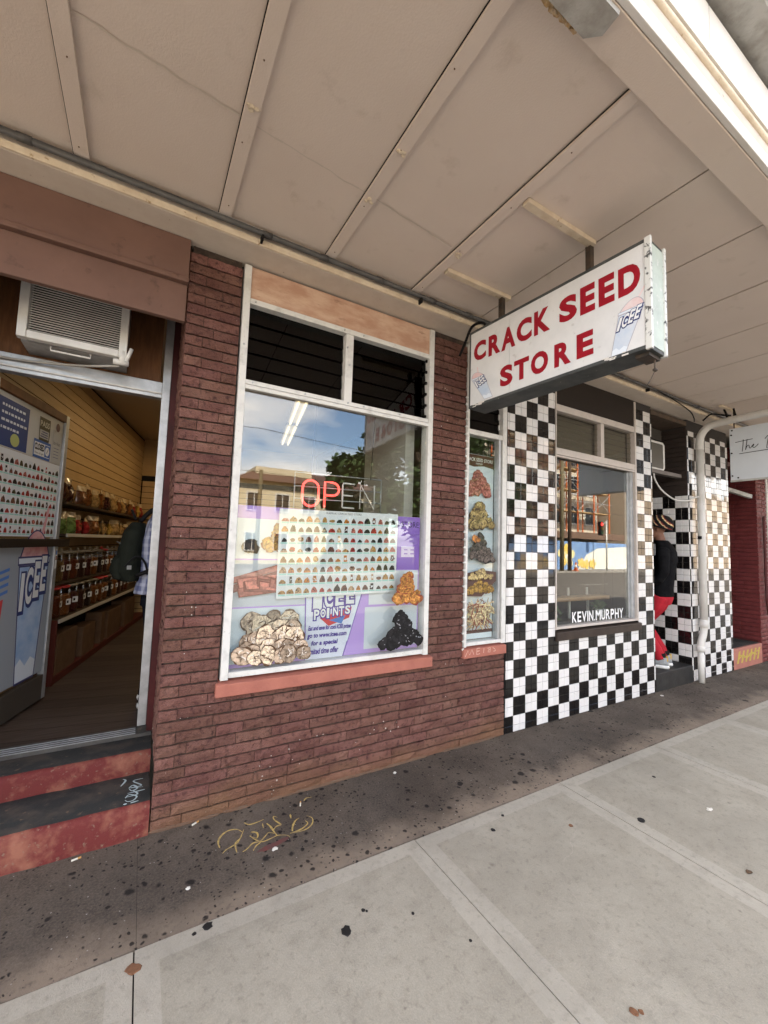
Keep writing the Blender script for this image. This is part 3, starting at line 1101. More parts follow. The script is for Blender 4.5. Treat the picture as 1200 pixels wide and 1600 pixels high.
def louvres(parent, x0, x1, z0, z1, n, mt, y=.045, ang=.12):
    hgt = (z1 - z0) / n
    for k in range(n):
        zc = z0 + hgt * (k + .5)
        d = Vector((0, math.sin(ang), math.cos(ang)))        # blade leans outwards at its foot
        MB().obox((0, y, zc) if False else ((x0 + x1) / 2, y, zc), ((x1 - x0) / 2, 0, 0), d * hgt * .54, Vector((0, math.cos(ang), -math.sin(ang))) * .003).build('louvre_blade', mt, parent)


# main window
wf = window(shop, 'window_frame', .470, 2.030, .792, 3.475, .045, .045,
            [(.802, .836), (2.640, 2.668, -.012, .03), (2.672, 2.702), (3.218, 3.255)], [(1.219, 1.281, 2.702, 3.218)], m_frame)
MB().box(.516, 1.984, .020, .026, .837, 2.639).build('pane', m_glass, wf)
louvres(wf, .523, 1.214, 2.705, 3.214, 5, m_glass_dark)
louvres(wf, 1.286, 1.978, 2.705, 3.214, 5, m_glass_dark)
for k in range(6):
    MB().box(1.966, 1.979, .015, .03, 2.72 + .095 * k, 2.74 + .095 * k).build('louvre_clip', m_black, wf)
for (x, z) in ((.56, 2.687), (.92, 2.686), (1.25, 2.69), (1.38, 2.687), (1.7, 2.688), (.55, 3.236), (1.2, 3.236), (1.36, 3.236), (1.25, 2.98), (.49, 2.93), (1.23, 3.11)):
    MB().tube([(x, -.016, z), (x, -.006, z)], .006, 7).build('screw', m_alu, wf)
MB().box(.517, 1.983, .09, .094, 2.69, 3.24).build('louvre_backing', mat('black_backing', (.035, .037, .037), .8), wf)  # opaque dark sheet added so the louvres look onto darkness
MB().box(.5155, 1.9845, .002, .02, 3.2555, 3.475).build('header_board', m_ply_pink, shop)
# right inside edge of the display: rounded plastered return
MB().box(1.90, 1.99, .20, .95, .80, 3.3).build('display_return', mat('display_paint', (0.46, 0.43, 0.38), 0.7), shop)
# narrow window
nf = window(shop, 'window_frame', 2.410, 2.893, .808, 3.475, .022, .052, [(.816, .845), (2.655, 2.700), (3.24, 3.27)], [], m_frame)
MB().box(2.801, 2.826, -.004, .06, .846, 2.654).build('sash_stile', m_alu, nf, bevel=.004)
MB().box(2.4325, 2.80, .022, .028, .846, 2.654).build('pane', m_glass, nf)
louvres(nf, 2.434, 2.838, 2.703, 3.238, 5, m_glass_dark)
for k in range(5):
    MB().box(2.812, 2.822, .010, .025, 2.75 + .1 * k, 2.80 + .1 * k).build('louvre_clip', m_white, nf)
MB().box(2.4325, 2.84, .004, .02, 3.271, 3.475).build('header_board', m_brown, shop)
# lumps of white caulk between narrow frame and bricks
s = MB()
for c in range(12, 46):
    s.blob((2.402, -.006, c * COURSE - .002), .012, .010, .012, 6, 4, .2)
s.build('caulk_line', m_frame, shop, kind='stuff')

# ---- door bay: brown header box, plywood transom, frame
MB().box(-1.6, .141, -.032, .03, 3.238, 3.488).build('header_board', m_brown, shop, bevel=.004)
MB().box(-1.6, .143, -.046, .03, 3.206, 3.2375).build('header_ledge', m_brown, shop, bevel=.005)
MB().box(-1.6, .138, -.008, .03, 2.975, 3.2055).build('header_board', m_brown, shop, bevel=.004)
MB().box(-1.6, .04, .675, .70, 2.782, 3.60).build('transom_board', m_ply, shop)
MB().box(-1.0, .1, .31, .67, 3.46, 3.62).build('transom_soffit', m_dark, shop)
df = window(shop, 'door_frame', -.955, .108, .365, 3.46, .05, .052, [(2.665, 2.78)], [], m_alu, y0=.62, y1=.70)
MB().box(.109, .175, .625, .70, .30, 3.46).build('jamb_filler', m_redside, shop)
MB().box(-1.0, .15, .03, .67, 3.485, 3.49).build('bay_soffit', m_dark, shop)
MB().box(.056, .112, .615, .705, .300, .3645).build('jamb_plinth', m_step_dark, df)
MB().box(-.90, .055, .612, .62, 2.690, 2.700).build('rail_bead', m_white, df)
MB().box(-.96, .145, .60, .74, .300, .322).build('threshold', mat('worn_threshold', (.13, .125, .12), .45, (.09, .085, .08), 20, metal=.4), df)
for k in range(4):
    MB().box(-.96, .05, .606 + .03 * k, .612 + .03 * k, .3225, .3265).build('threshold_rib', m_alu, df)
# steps
def step(x0, x1, y0, y1, z0, z1, name):
    s = MB()
    nx = 26
    b = .03
    vs, fs = [], []
    for i in range(nx + 1):
        x = x0 + (x1 - x0) * i / nx
        j = rnd.uniform(-.004, .004)
        vs += [(x, y0 + j, z0), (x, y0 + j, z1 - b), (x, y0 + .010 + j, z1 - .009), (x, y0 + b + rnd.uniform(-.004, .004), z1), (x, y1, z1)]
    ms = []
    for i in range(nx):
        for k in range(4):
            a = i * 5 + k
            fs.append((a, a + 5, a + 6, a + 1))
            ms.append(1 if k == 3 else 0)
    me = MB()
    me.v, me.f, me.m = vs, fs, ms
    return me.build(name, [m_step_red, m_step_dark], shop, smooth=True)


st1 = step(-1.7, .139, -.002, .40, 0, .172, 'doorstep')
st2 = step(-1.7, .141, .36, .66, .15, .300, 'doorstep')
pr = Print((0, 0, .1735), (1, 0, 0), (0, 1, 0), (0, 0, 1), .0001)
m_chalk = mat('pale_blue_marker', (0.46, 0.55, 0.56), 0.8)
for s in [[(0.104, 0.286), (0.053, 0.278), (0.097, 0.207), (0.036, 0.206), (0.104, 0.187)], [(0.033, 0.208), (0.054, 0.229), (0.075, 0.186), (0.048, 0.169), (0.033, 0.2)], [(0.114, 0.151), (0.027, 0.149)],
          [(0.055, 0.166), (0.076, 0.117), (0.015, 0.111)], [(0.018, 0.102), (0.035, 0.131), (0.073, 0.096), (0.056, 0.061), (0.03, 0.061), (0.016, 0.082)], [(0.044, 0.04), (0.083, 0.045)], [(-0.01, 0.245), (0.013, 0.299), (-0.002, 0.323)]]:
    pr.stroke(smooth_path(s, 4), rnd.uniform(.008, .012), m_chalk, True)
pr.ell(.018, .040, .009, .007, m_chalk, 8)
pr.build('marker_tag', st1)

# ---- room behind the front (its walls run about 12 degrees off the street line)
ID = Vector((.204, .979, 0))
IN = Vector((.979, -.204, 0))
IA = Vector((-.82, 2.0, 0))
FZ, CZ = .31, 3.36
IROT = math.atan2(IN.y, IN.x)


def ip(t, n, z):
    return IA + ID * t + IN * n + Vector((0, 0, z))


MB().poly([(-1.2, .70, FZ), (2.88, .70, FZ), (2.88, 5.9, FZ), (-1.2, 5.9, FZ)]).build('room_subfloor', m_dark, shop)
def clip(poly, nx, ny, d):
    out = []
    for p, q in zip(poly, poly[1:] + poly[:1]):
        fp, fq = p.x * nx + p.y * ny - d, q.x * nx + q.y * ny - d
        if fp >= 0:
            out.append(p)
        if fp * fq < 0:
            out.append(p + (q - p) * (fp / (fp - fq)))
    return out


for k in range(32):
    t0 = -1.5 + k * .19
    pl_ = [ip(t0 + .0015, -.1, FZ + .006), ip(t0 + .0015, 3.9, FZ + .006), ip(t0 + .1885, 3.9, FZ + .006), ip(t0 + .1885, -.1, FZ + .006)]
    for cl in ((0, 1, .745), (-1, 0, -2.86), (0, -1, -5.95)):
        pl_ = clip(pl_, *cl) if pl_ else pl_
    if len(pl_) > 2:
        MB().poly(pl_).build('floor_plank', m_plank, shop)
rm = MB()
rm.poly([(-1.3, .705, CZ), (-1.3, 6.2, CZ), (3.0, 6.2, CZ), (3.0, .705, CZ)])
rm.build('room_ceiling', m_room, shop)
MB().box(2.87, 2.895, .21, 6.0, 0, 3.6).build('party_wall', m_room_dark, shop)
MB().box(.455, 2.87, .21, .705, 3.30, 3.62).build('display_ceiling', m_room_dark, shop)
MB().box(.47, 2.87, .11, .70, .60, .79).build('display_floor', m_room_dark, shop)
MB().box(-1.25, 2.89, 6.0, 6.05, 0, 3.6).build('rear_wall', m_room, shop)
sw = MB()
sw.mesh([ip(-1.4, -.03, FZ), ip(3.68, -.03, FZ), ip(3.68, -.012, FZ), ip(-1.4, -.012, FZ), ip(-1.4, -.03, CZ), ip(3.68, -.03, CZ), ip(3.68, -.012, CZ), ip(-1.4, -.012, CZ)],
        [(0, 1, 5, 4), (2, 3, 7, 6), (3, 0, 4, 7), (1, 2, 6, 5)])
sw = sw.build('slat_wall', m_dark, shop)
bw = MB()
bw.mesh([ip(3.675, -.012, FZ), ip(3.675, 3.4, FZ), ip(3.675, 3.4, CZ), ip(3.675, -.012, CZ)], [(0, 1, 2, 3)])
bw = bw.build('slat_wall', m_dark, shop)
sl_a = MB()
L = 2.53
sl_a.obox((0, 0, 0), (L, 0, 0), (0, .006, 0), (0, 0, .0455))
sl_mesh = sl_a.build('slat', m_slat, data_only=True)
sl_b = MB()
sl_b.obox((0, 0, 0), (1.6, 0, 0), (0, .006, 0), (0, 0, .0455))
sl_mesh2 = sl_b.build('slat', m_slat, data_only=True)
for k in range(30):
    z = FZ + .07 + .1 * k
    copy_piece(sl_mesh, 'slat', sw, ip(1.13, -.004, z), None, (0, 0, math.atan2(ID.y, ID.x)))
    if z < 2.65:
        copy_piece(sl_mesh2, 'slat', bw, ip(3.668, 1.62, z), None, (0, 0, IROT))
MB().mesh([ip(3.664, 0, 2.72), ip(3.664, 3.3, 2.72), ip(3.664, 3.3, CZ), ip(3.664, 0, CZ)], [(0, 1, 2, 3)]).build('rear_upper_board', m_slat, shop)

# shelving along the slat wall
m_shelf = mat('dark_shelf', (0.055, 0.035, 0.022), 0.5)
m_lip = mat('pale_shelf_lip', (0.55, 0.50, 0.42), 0.5)
m_cab = mat('red_brown_cabinet', (0.10, 0.022, 0.015), 0.5)
shelf = thing('wall_shelf', 'long dark shelving unit along the slat wall inside the shop', 'shelf', ip(0, .1, FZ))
for (z, dp, mt) in ((1.955, .20, m_shelf), (1.66, .22, m_shelf), (1.21, .18, m_shelf), (.885, .22, m_shelf)):
    MB().mesh([ip(.02, .004, z - .02), ip(3.6, .004, z - .02), ip(3.6, dp, z - .02), ip(.02, dp, z - .02), ip(.02, .004, z), ip(3.6, .004, z), ip(3.6, dp, z), ip(.02, dp, z)],
              [(0, 1, 2, 3), (7, 6, 5, 4), (0, 4, 5, 1), (1, 5, 6, 2), (2, 6, 7, 3), (3, 7, 4, 0)]).build('shelf_board', mt, shelf)
for (z, dp) in ((1.66, .222), (.885, .222)):
    MB().bar(ip(.02, dp + .006, z - .012), ip(3.6, dp + .006, z - .012), .012, .032, 0).build('shelf_lip', m_lip, shelf)
MB().bar(ip(.0, .11, FZ + .29), ip(.022, .11, FZ + .29), .225, .57).build('end_panel', m_cab, shelf)
MB().bar(ip(.022, .02, FZ + .3), ip(3.6, .02, FZ + .3), .02, .5).build('back_panel', m_dark, shelf)
MB().bar(ip(.022, .12, FZ + .04), ip(3.6, .12, FZ + .04), .20, .06).build('plinth', m_cab, shelf)
m_card = mat('cardboard', (0.115, 0.062, 0.032), 0.8, (0.15, 0.085, 0.045), 12)
for k, (t, w, hh) in enumerate(((.32, .5, .36), (.92, .42, .30), (1.38, .16, .36), (1.85, .6, .33), (2.6, .6, .36))):
    b = MB().bar(ip(t - w / 2 + .03, .12, FZ + .072 + hh / 2), ip(t + w / 2 - .01, .12, FZ + .072 + hh / 2), .17, hh).build('cardboard_box', m_card, origin=ip(t, .12, FZ + .072))
    tag(b, ['brown cardboard box under the shelf nearest the red cabinet end', 'second brown cardboard box under the jar shelf', 'narrow upright carton between boxes under the jar shelf', 'wide cardboard box deep under the jar shelf', 'farthest cardboard box under the jar shelf'][k], 'box', 'boxes under the jar shelf')

# jars of preserved fruit
jar_cols = [(0.15, 0.035, 0.012), (0.06, 0.018, 0.012), (0.24, 0.08, 0.02), (0.09, 0.02, 0.016), (0.17, 0.10, 0.035), (0.03, 0.015, 0.012)]
jar_m = [mat('preserve_%s' % n, c, 0.4, tuple(x * .45 for x in c), 60, bump=.6, bscale=70) for n, c in zip(('amber', 'plum', 'orange', 'cherry', 'olive', 'black'), jar_cols)]
m_label = mat('white_jar_label', (0.72, 0.72, 0.72), 0.6)
m_jarlid = mat('clear_jar_lid', (0.30, 0.24, 0.16), 0.15)
m_jarlid_r = mat('red_jar_lid', (0.55, 0.06, 0.05), 0.3)
jb = MB().lathe([(.070, 0), (.078, .01), (.080, .20), (.066, .245), (.066, .26)], (0, 0, 0), 14).build('jar_glass', m_glass_jar, data_only=True, smooth=True)
jc = [MB().lathe([(.070, .006), (.074, .02), (.076, .185), (.05, .20), (.001, .205)], (0, 0, 0), 12).build('contents', mm, data_only=True) for mm in jar_m]
jl = [MB().lathe([(.072, .2605), (.073, .278), (.03, .284), (.012, .29), (.016, .305), (.001, .312)], (0, 0, 0), 14).build('lid', mm, data_only=True, smooth=True) for mm in (m_jarlid, m_jarlid, m_jarlid_r)]
jlab = MB().poly([(-.03, -.0815, .10), (.03, -.0815, .10), (.03, -.0815, .155), (-.03, -.0815, .155)]).poly([(-.022, -.0822, .115), (.0, -.0822, .115), (.0, -.0822, .14), (-.022, -.0822, .14)], 1)
jlab = jlab.build('price_label', [m_label, m_black], data_only=True)
ordn = ['nearest', 'second', 'third', 'fourth', 'fifth', 'sixth', 'seventh', 'eighth', 'ninth', 'tenth', 'eleventh', 'twelfth', 'thirteenth', 'fourteenth']
for tier, (z, nn, cnt) in enumerate(((.8855, .115, 13), (1.2105, .09, 13))):
    for k in range(cnt):
        p = ip(.13 + .195 * k + tier * .03, nn + rnd.uniform(-.008, .008), z)
        j = thing('candy_jar', '%s jar of preserves from the door on the %s jar shelf' % (ordn[k], ('lower', 'upper')[tier]), 'jar', p, 'jars of preserves on the wall shelf')
        ci = rnd.randrange(len(jc))
        for me in (jb, jc[ci], jl[rnd.randrange(3)]):
            copy_piece(me, me.name.split('.')[0], j, p, None, (0, 0, rnd.uniform(0, 1)))
        copy_piece(jlab, 'price_label', j, p, None, (0, 0, math.pi / 2 + IROT + rnd.uniform(-.5, .1)))

# bags of snacks
m_film = mat('clear_bag_film', (0.62, 0.50, 0.33), 0.12, (0.40, 0.28, 0.15), 18, spec=0.8, coat=0.6)
bag_m = [mat('bag_%s' % n, c, 0.18, tuple(x * .35 for x in c), 26, 0.4, 0.62, coat=0.7, bump=.5, bscale=40) for n, c in (('brown', (.20, .07, .02)), ('dark', (.07, .022, .016)), ('tan', (.40, .24, .09)), ('red', (.36, .03, .03)), ('green', (.16, .24, .06)), ('gold', (.5, .3, .06)))]


def bag_mesh(w, hgt, d, mm, seed):
    r = random.Random(seed)
    s = MB()
    nu, nv = 7, 8
    for side in (-1, 1):
        base = len(s.v)
        for j in range(nv + 1):
            for i in range(nu + 1):
                u, v = i / nu, j / nv
                th = d * (math.sin(math.pi * u) ** .6) * (math.sin(math.pi * min(1, v * 1.02 + .02)) ** .5) * (1.25 - .9 * v)
                s.v.append(((u - .5) * w * (1 - .12 * math.sin(math.pi * v)), side * (th + .001) * (1 + r.uniform(-.35, .35)), hgt * v + (r.uniform(-.006, .006) if j == nv else 0)))
        for j in range(nv):
            for i in range(nu):
                a = base + j * (nu + 1) + i
                f = (a, a + 1, a + nu + 2, a + nu + 1)
                s.f.append(f if side < 0 else f[::-1])
                s.m.append(0 if v is None else (1 if j >= nv - 2 else 0))
    return s.build('snack_bag', [mm, m_film], data_only=True, smooth=True)


bag_cols = ['brown', 'dark', 'tan', 'red', 'green', 'gold']
bags = [[bag_mesh(.16, .24, .05, mm, 7 * i + q) for q in range(2)] for i, mm in enumerate(bag_m)]
topseq = [1, 1, 0, 0, 2, 0, 1, 2, 0, 2, 1, 0, 3, 5, 3]
for k, ci in enumerate(topseq):
    p = ip(.15 + .225 * k, .10 + rnd.uniform(-.02, .02), 1.956)
    o = copy_piece(bags[ci][k % 2], 'snack_bag', None, p, (1, 1, rnd.uniform(.85, 1.1)), (rnd.uniform(-.1, .1), 0, math.pi / 2 + IROT + rnd.uniform(-.3, .3)))
    tag(o, '%s clear bag of %s snacks from the door on the top shelf' % ((ordn + ['fifteenth'])[k], bag_cols[ci]), 'bag', 'bags on the top shelf')
lowseq = [4, 4, 3, 3, 0, 5, 2, 5, 2, 2, 0, 1, 1]
for k, ci in enumerate(lowseq):
    p = ip(.12 + .22 * k, .12 + rnd.uniform(-.02, .02), 1.661)
    o = copy_piece(bags[ci][k % 2], 'snack_bag', None, p, (1.15, 1.0, rnd.uniform(.68, .9)), (rnd.uniform(-.15, .05), 0, math.pi / 2 + IROT + rnd.uniform(-.4, .4)))
    tag(o, '%s %s snack bag from the door on the middle shelf' % (ordn[k], bag_cols[ci]), 'bag', 'bags on the middle shelf')

# fluorescent fixtures in the shop (lit)
m_tube = mat('lit_fluorescent', (1, .9, .7), 0.5, emit=(1.0, 0.78, 0.42), estr=.3)


def fixture(t0, t1, n, lab, watts):
    a, b = ip(t0, n, 0), ip(t1, n, 0)
    c = (a + b) / 2
    t = thing('ceiling_lamp', lab, 'lamp', (c.x, c.y, CZ), 'lit fluorescent lamps in the shop')
    MB().bar(a + Vector((0, 0, CZ - .03)), b + Vector((0, 0, CZ - .03)), .16, .05).build('housing', m_white, t)
    for q in (-.045, .045):
        MB().tube([a + IN * q + ID * .04 + Vector((0, 0, CZ - .08)), b + IN * q - ID * .04 + Vector((0, 0, CZ - .08))], .014, 8).build('tube', m_tube, t, smooth=True)
    ld = bpy.data.lights.new('lamp_light', 'AREA')
    ld.shape = 'RECTANGLE'
    ld.size, ld.size_y = (t1 - t0) * SCALE, .12
    ld.energy = watts
    ld.color = (1.0, .72, .38)
    lo = bpy.data.objects.new('lamp_light', ld)
    COL.objects.link(lo)
    lo.parent = t
    lo.location = (0, 0, -.105)
    lo.rotation_euler = (0, 0, math.atan2(ID.y, ID.x))


fixture(.15, 1.35, 2.32, 'lit warm fluorescent lamp nearest the display window', .7)
fixture(1.42, 2.62, 2.32, 'lit warm fluorescent lamp farther back above the shop floor', .7)
fixture(.3, 1.5, .95, 'lit warm fluorescent lamp above the aisle by the slat wall', 1.25)
fixture(1.9, 3.1, .95, 'lit warm fluorescent lamp at the rear of the aisle', 1.25)

# ---- glass door standing open
HD = Vector((-.888, .715, 0))
DD = Vector((.2816, .9595, 0))
DN = Vector((.9595, -.2816, 0))
DW = .955


def dp_(s, n, z):
    return HD + DD * s + DN * n + Vector((0, 0, z))


door = thing('glass_door', 'open aluminium framed glass door covered with posters', 'door', dp_(.48, 0, .335))
for (a, b, z0, z1, nm, mt) in ((0, .05, .336, 2.652, 'stile', m_alu), (DW - .05, DW, .336, 2.652, 'stile', m_alu), (.0505, DW - .0505, 2.59, 2.652, 'top_rail', m_ply), (.0505, DW - .0505, .336, .53, 'bottom_rail', mat('bronze_rail', (.10, .085, .07), .5, metal=.4))):  # top rail takes plywood colour to paint in a yellowish wood reflection
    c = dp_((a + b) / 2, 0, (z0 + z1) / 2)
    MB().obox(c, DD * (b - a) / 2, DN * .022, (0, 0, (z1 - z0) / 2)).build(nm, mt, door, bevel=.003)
MB().obox(dp_(DW / 2, 0, 1.56), DD * (DW / 2 - .051), DN * .003, (0, 0, 1.029)).build('pane', m_glass, door)
pb = MB()
pb.bar(dp_(.03, .075, 1.585), dp_(DW + .03, .075, 1.585), .028, .06)
for s_ in (.06, DW - .04):
    pb.bar(dp_(s_, .02, 1.585), dp_(s_, .075, 1.585), .03, .04)
pb.build('push_bar', mat('bronze_bar', (.035, .026, .02), .4, metal=.3), door, bevel=.004)

m_lav = mat('lavender_print', (0.52, 0.34, 0.76), 0.5)
m_lav2 = mat('violet_print', (0.30, 0.16, 0.58), 0.5)
m_sky = mat('pale_blue_print', (0.70, 0.77, 0.82), 0.5)
m_teal = mat('teal_print', (0.36, 0.66, 0.60), 0.5)
m_navy = mat('navy_print', (0.03, 0.045, 0.16), 0.5)
m_blue = mat('blue_print', (0.10, 0.22, 0.55), 0.5)
m_redp = mat('red_print', (0.62, 0.06, 0.06), 0.5)
m_ink = mat('black_print', (0.012, 0.012, 0.014), 0.5)
m_cup = mat('ice_blue_print', (0.30, 0.45, 0.70), 0.5, (0.50, 0.61, 0.78), 9)
m_cup2 = mat('snow_print', (0.74, 0.80, 0.88), 0.5)
m_pinkice = mat('pink_ice_print', (0.66, 0.27, 0.30), 0.5, (0.80, 0.52, 0.52), 16)
m_outline = mat('outline_print', (0.06, 0.06, 0.16), 0.5)


def food(name, c, k=.35, sc=42):
    return [mat('food_%s_%d' % (name, i), tuple(min(.9, x * q) for x in c), 0.55, tuple(x * q * k for x in c), sc * (1 + .3 * i), 0.42, 0.62) for i, q in enumerate((1.0, .62, 1.55))]


def pile(pr, cu, v0, w, hgt, n, size, mats, dark, asp=1.25, peak=1.0, jit=.22, depth=0.00005):
    """a heap printed on paper: overlapping lumps drawn from the back row (top) to the front"""
    items = []
    for _ in range(n):
        v = rnd.random() ** 1.35
        half = w / 2 * (1 - v * .92) ** (.8 * peak)
        items.append((cu + rnd.uniform(-1, 1) * max(half - size * .5, size * .1), v0 + size * .5 + v * (hgt - size)))
    items.sort(key=lambda p: -p[1])
    keep = pr.step
    pr.step = depth
    pr.layer = pr.layer * keep / depth
    for (u, v) in items:
        s_ = size * rnd.uniform(.75, 1.2)
        rot = rnd.uniform(-.7, .7)
        pr.ell(u, v - s_ * .03, s_ * asp * .555, s_ * .54, dark, 10, rot, jit)
        pr.ell(u, v, s_ * asp * .53, s_ * .51, mats[1], 12, rot, jit)
        pr.ell(u + s_ * .01, v + s_ * .06, s_ * asp * .45, s_ * .41, rnd.choice((mats[0], mats[0], mats[1])), 12, rot, jit)
        for _h in range(4):
            pr.ell(u + rnd.uniform(-.3, .3) * s_, v + rnd.uniform(-.15, .32) * s_, s_ * rnd.uniform(.06, .2), s_ * rnd.uniform(.03, .08), rnd.choice((mats[2], mats[2], mats[1], dark)), 7, rot + rnd.uniform(-.6, .6), .35)
    pr.layer = pr.layer * depth / keep + 1
    pr.step = keep


CH = [food(n, c, .5, 90) for n, c in (('c1', (.15, .05, .03)), ('c2', (.48, .26, .08)), ('c3', (.42, .03, .02)), ('c4', (.02, .014, .013)), ('c5', (.55, .34, .18)), ('c6', (.58, .20, .02)), ('c7', (.08, .065, .025)), ('c8', (.56, .16, .12)), ('c9', (.20, .08, .045)))]


m_cells = [mat('cell_%d' % i, c, .6) for i, c in enumerate(((.76, .78, .80), (.70, .73, .76), (.78, .78, .77), (.74, .74, .74)))]


def chart(pr, u0, u1, v0, v1, cols, rows, base=True, order=None):
    """wall chart of small product heaps with teal captions"""
    if base:
        pr.rect(u0, u1, v0, v1, m_paper)
    cw, rh = (u1 - u0 - .02) / cols, (v1 - v0 - .045) / rows
    L0 = pr.layer
    for r in range(rows):
        for c in range(cols):
            pr.layer = L0
            a, b = u0 + .01 + c * cw, v1 - .035 - (r + 1) * rh
            pr.rect(a + cw * .06, a + cw * .94, b + rh * .02, b + rh * .16, m_teal)
            pr.rect(a + cw * .04, a + cw * .96, b + rh * .17, b + rh * .98, rnd.choice(m_cells))
            ms = CH[rnd.choice((0, 0, 1, 1, 2, 3, 3, 4, 5, 6, 7, 8))] if order is None else CH[rnd.choice(order)]
            w, hh = cw * rnd.uniform(.60, .92), rh * rnd.uniform(.34, .72)
            kind_ = rnd.random()
            cx, cy = a + cw / 2, b + rh * .20
            n = 9
            pts = [(cx - w / 2, cy)] + [(cx - w / 2 + w * k / n, cy + hh * (math.sin(math.pi * (.08 + .84 * k / n)) ** .8) * rnd.uniform(.8, 1.05)) for k in range(n + 1)] + [(cx + w / 2, cy)]
            if kind_ < .07:
                pr.rect(cx - w * .25, cx + w * .25, cy, cy + rh * .66, ms[0])
                pr.rect(cx - w * .18, cx + w * .18, cy + rh * .15, cy + rh * .42, m_paper)
            elif kind_ < .13:
                pr.ell(cx, cy + hh * .45, w * .48, hh * .42, ms[0], 12, 0, .12)
            else:
                pr.poly(pts, ms[0])
            for q in range(8):
                pr.ell(cx + rnd.uniform(-.33, .33) * w, cy + rnd.uniform(.10, .62) * hh, w * rnd.uniform(.06, .16), hh * rnd.uniform(.06, .15), rnd.choice((ms[1], ms[2], ms[0], CH[3][0])), 6, rnd.random() * 3, .25)
    pr.layer = L0 + 13


m_cup_p = mat('faded_ice_blue', (0.50, 0.60, 0.74), 0.5, (0.66, 0.70, 0.77), 12)
m_pink_p = mat('faded_pink', (0.74, 0.50, 0.50), 0.5, (0.78, 0.66, 0.66), 20)
m_out_p = mat('faded_outline', (0.42, 0.40, 0.46), 0.5)


def cup(pr, T, pale=False):
    """frozen drink cup: straw, dome lid, tapered body, lettering. T maps cup space (x -0.5..0.5, y 0..1) to print space"""
    PI, OU, CU = (m_pink_p, m_out_p, m_cup_p) if pale else (m_pinkice, m_outline, m_cup)
    q = lambda pts: [T(x, y) for x, y in pts]
    pr.poly(q([(.08, .80), (.16, .80), (.30, 1.0), (.24, 1.01)]), PI)
    dome = [(-.40 + .80 * k / 12, .70 + .16 * math.sin(math.pi * k / 12) ** .7) for k in range(13)]
    pr.poly(q([(x * 1.06, y + .008) for x, y in dome]), OU)
    pr.poly(q(dome), PI)
    pr.poly(q([(-.45, .665), (.45, .665), (.46, .715), (-.46, .715)]), OU)
    pr.poly(q([(-.43, .675), (.43, .675), (.44, .705), (-.44, .705)]), m_cup2)
    pr.poly(q([(-.27, 0), (.27, 0), (.425, .664), (-.425, .664)]), OU)
    pr.poly(q([(-.25, .012), (.25, .012), (.40, .655), (-.40, .655)]), CU)
    pr.poly(q([(-.25, .012), (.25, .012), (.27, .10), (.12, .13), (-.02, .09), (-.16, .14), (-.275, .11)]), m_cup2)
    for k, ch in enumerate('ICEE'):
        x0 = (-.33, -.20, .02, .21)[k]
        w = (.09, .19, .16, .16)[k]
        lift = .03 * k
        pr.text(ch, x0 - .018, x0 + w + .045, .388 + lift, .632 + lift, m_navy, .14, fn=T)
        pr.text(ch, x0, x0 + w, .41 + lift, .622 + lift, m_paper, .03, fn=T)


# door prints lie on its outer face
pr = Print(dp_(0, .004, 0), DD, (0, 0, 1), DN, .0001)
pr.rect(.055, .90, 2.222, 2.585, mat('yellowed_paper', (.60, .58, .53), .6))
chart(pr, .08, .90, 1.63, 2.22, 15, 8, True, (0, 2, 2, 3, 3, 8, 7, 6))
pr.rect(.06, .42, 2.23, 2.55, mat('navy_notice', (.03, .06, .20), .5))
for k in range(4):
    x = .12
    while x < .38 - .06 * (k == 3):
        w_ = rnd.uniform(.012, .04)
        pr.rect(x, x + w_, 2.495 - .05 * k, 2.512 - .05 * k, m_cup2, True)
        x += w_ + .010
    pr.layer += 1
pr.ell(.28, 2.29, .05, .045, mat('lime_dot', (.5, .55, .2), .5))
m_olive = mat('olive_placard', (.055, .045, .02), .5)
pr.poly([(.55, 2.545), (.70, 2.545), (.705, 2.43), (.695, 2.36), (.56, 2.36), (.555, 2.43)], m_olive)
pr.text('PASS', .565, .69, 2.475, 2.52, mat('placard_ink', (.55, .52, .42), .5), .02)
pr.rect(.565, .69, 2.385, 2.45, mat('placard_box', (.40, .40, .38), .5))
for k in range(3):
    pr.rect(.575 + .01 * k, .675, 2.395 + .018 * k, 2.403 + .018 * k, m_outline)
m_closed = mat('blue_sign_print', (.05, .13, .38), .45)
pr.rect(.50, .73, 2.225, 2.365, m_closed)
pr.rect(.51, .72, 2.245, 2.345, m_paper)
pr.text('CLOSED', .515, .645, 2.285, 2.337, m_ink, .05)
pr.text('Please call again', .52, .64, 2.252, 2.272, m_ink)
pr.rect(.65, .722, 2.25, 2.34, m_closed)
pr.ell(.686, 2.295, .03, .035, m_paper)
pr.stroke([(.686, 2.295), (.70, 2.318)], .004, m_ink)
pr.stroke([(.686, 2.295), (.676, 2.28)], .005, m_ink)
pr.rect(.745, .875, 2.225, 2.49, mat('grey_flyer', (.50, .49, .46), .6))
pr.text('Store Hours', .76, .86, 2.375, 2.405, m_ink)
for k in range(4):
    pr.rect(.77, .85, 2.345 - .025 * k, 2.349 - .025 * k, m_outline)
pr.ell(.81, 2.52, .03, .035, mat('plum_sticker', (.10, .04, .05), .5))
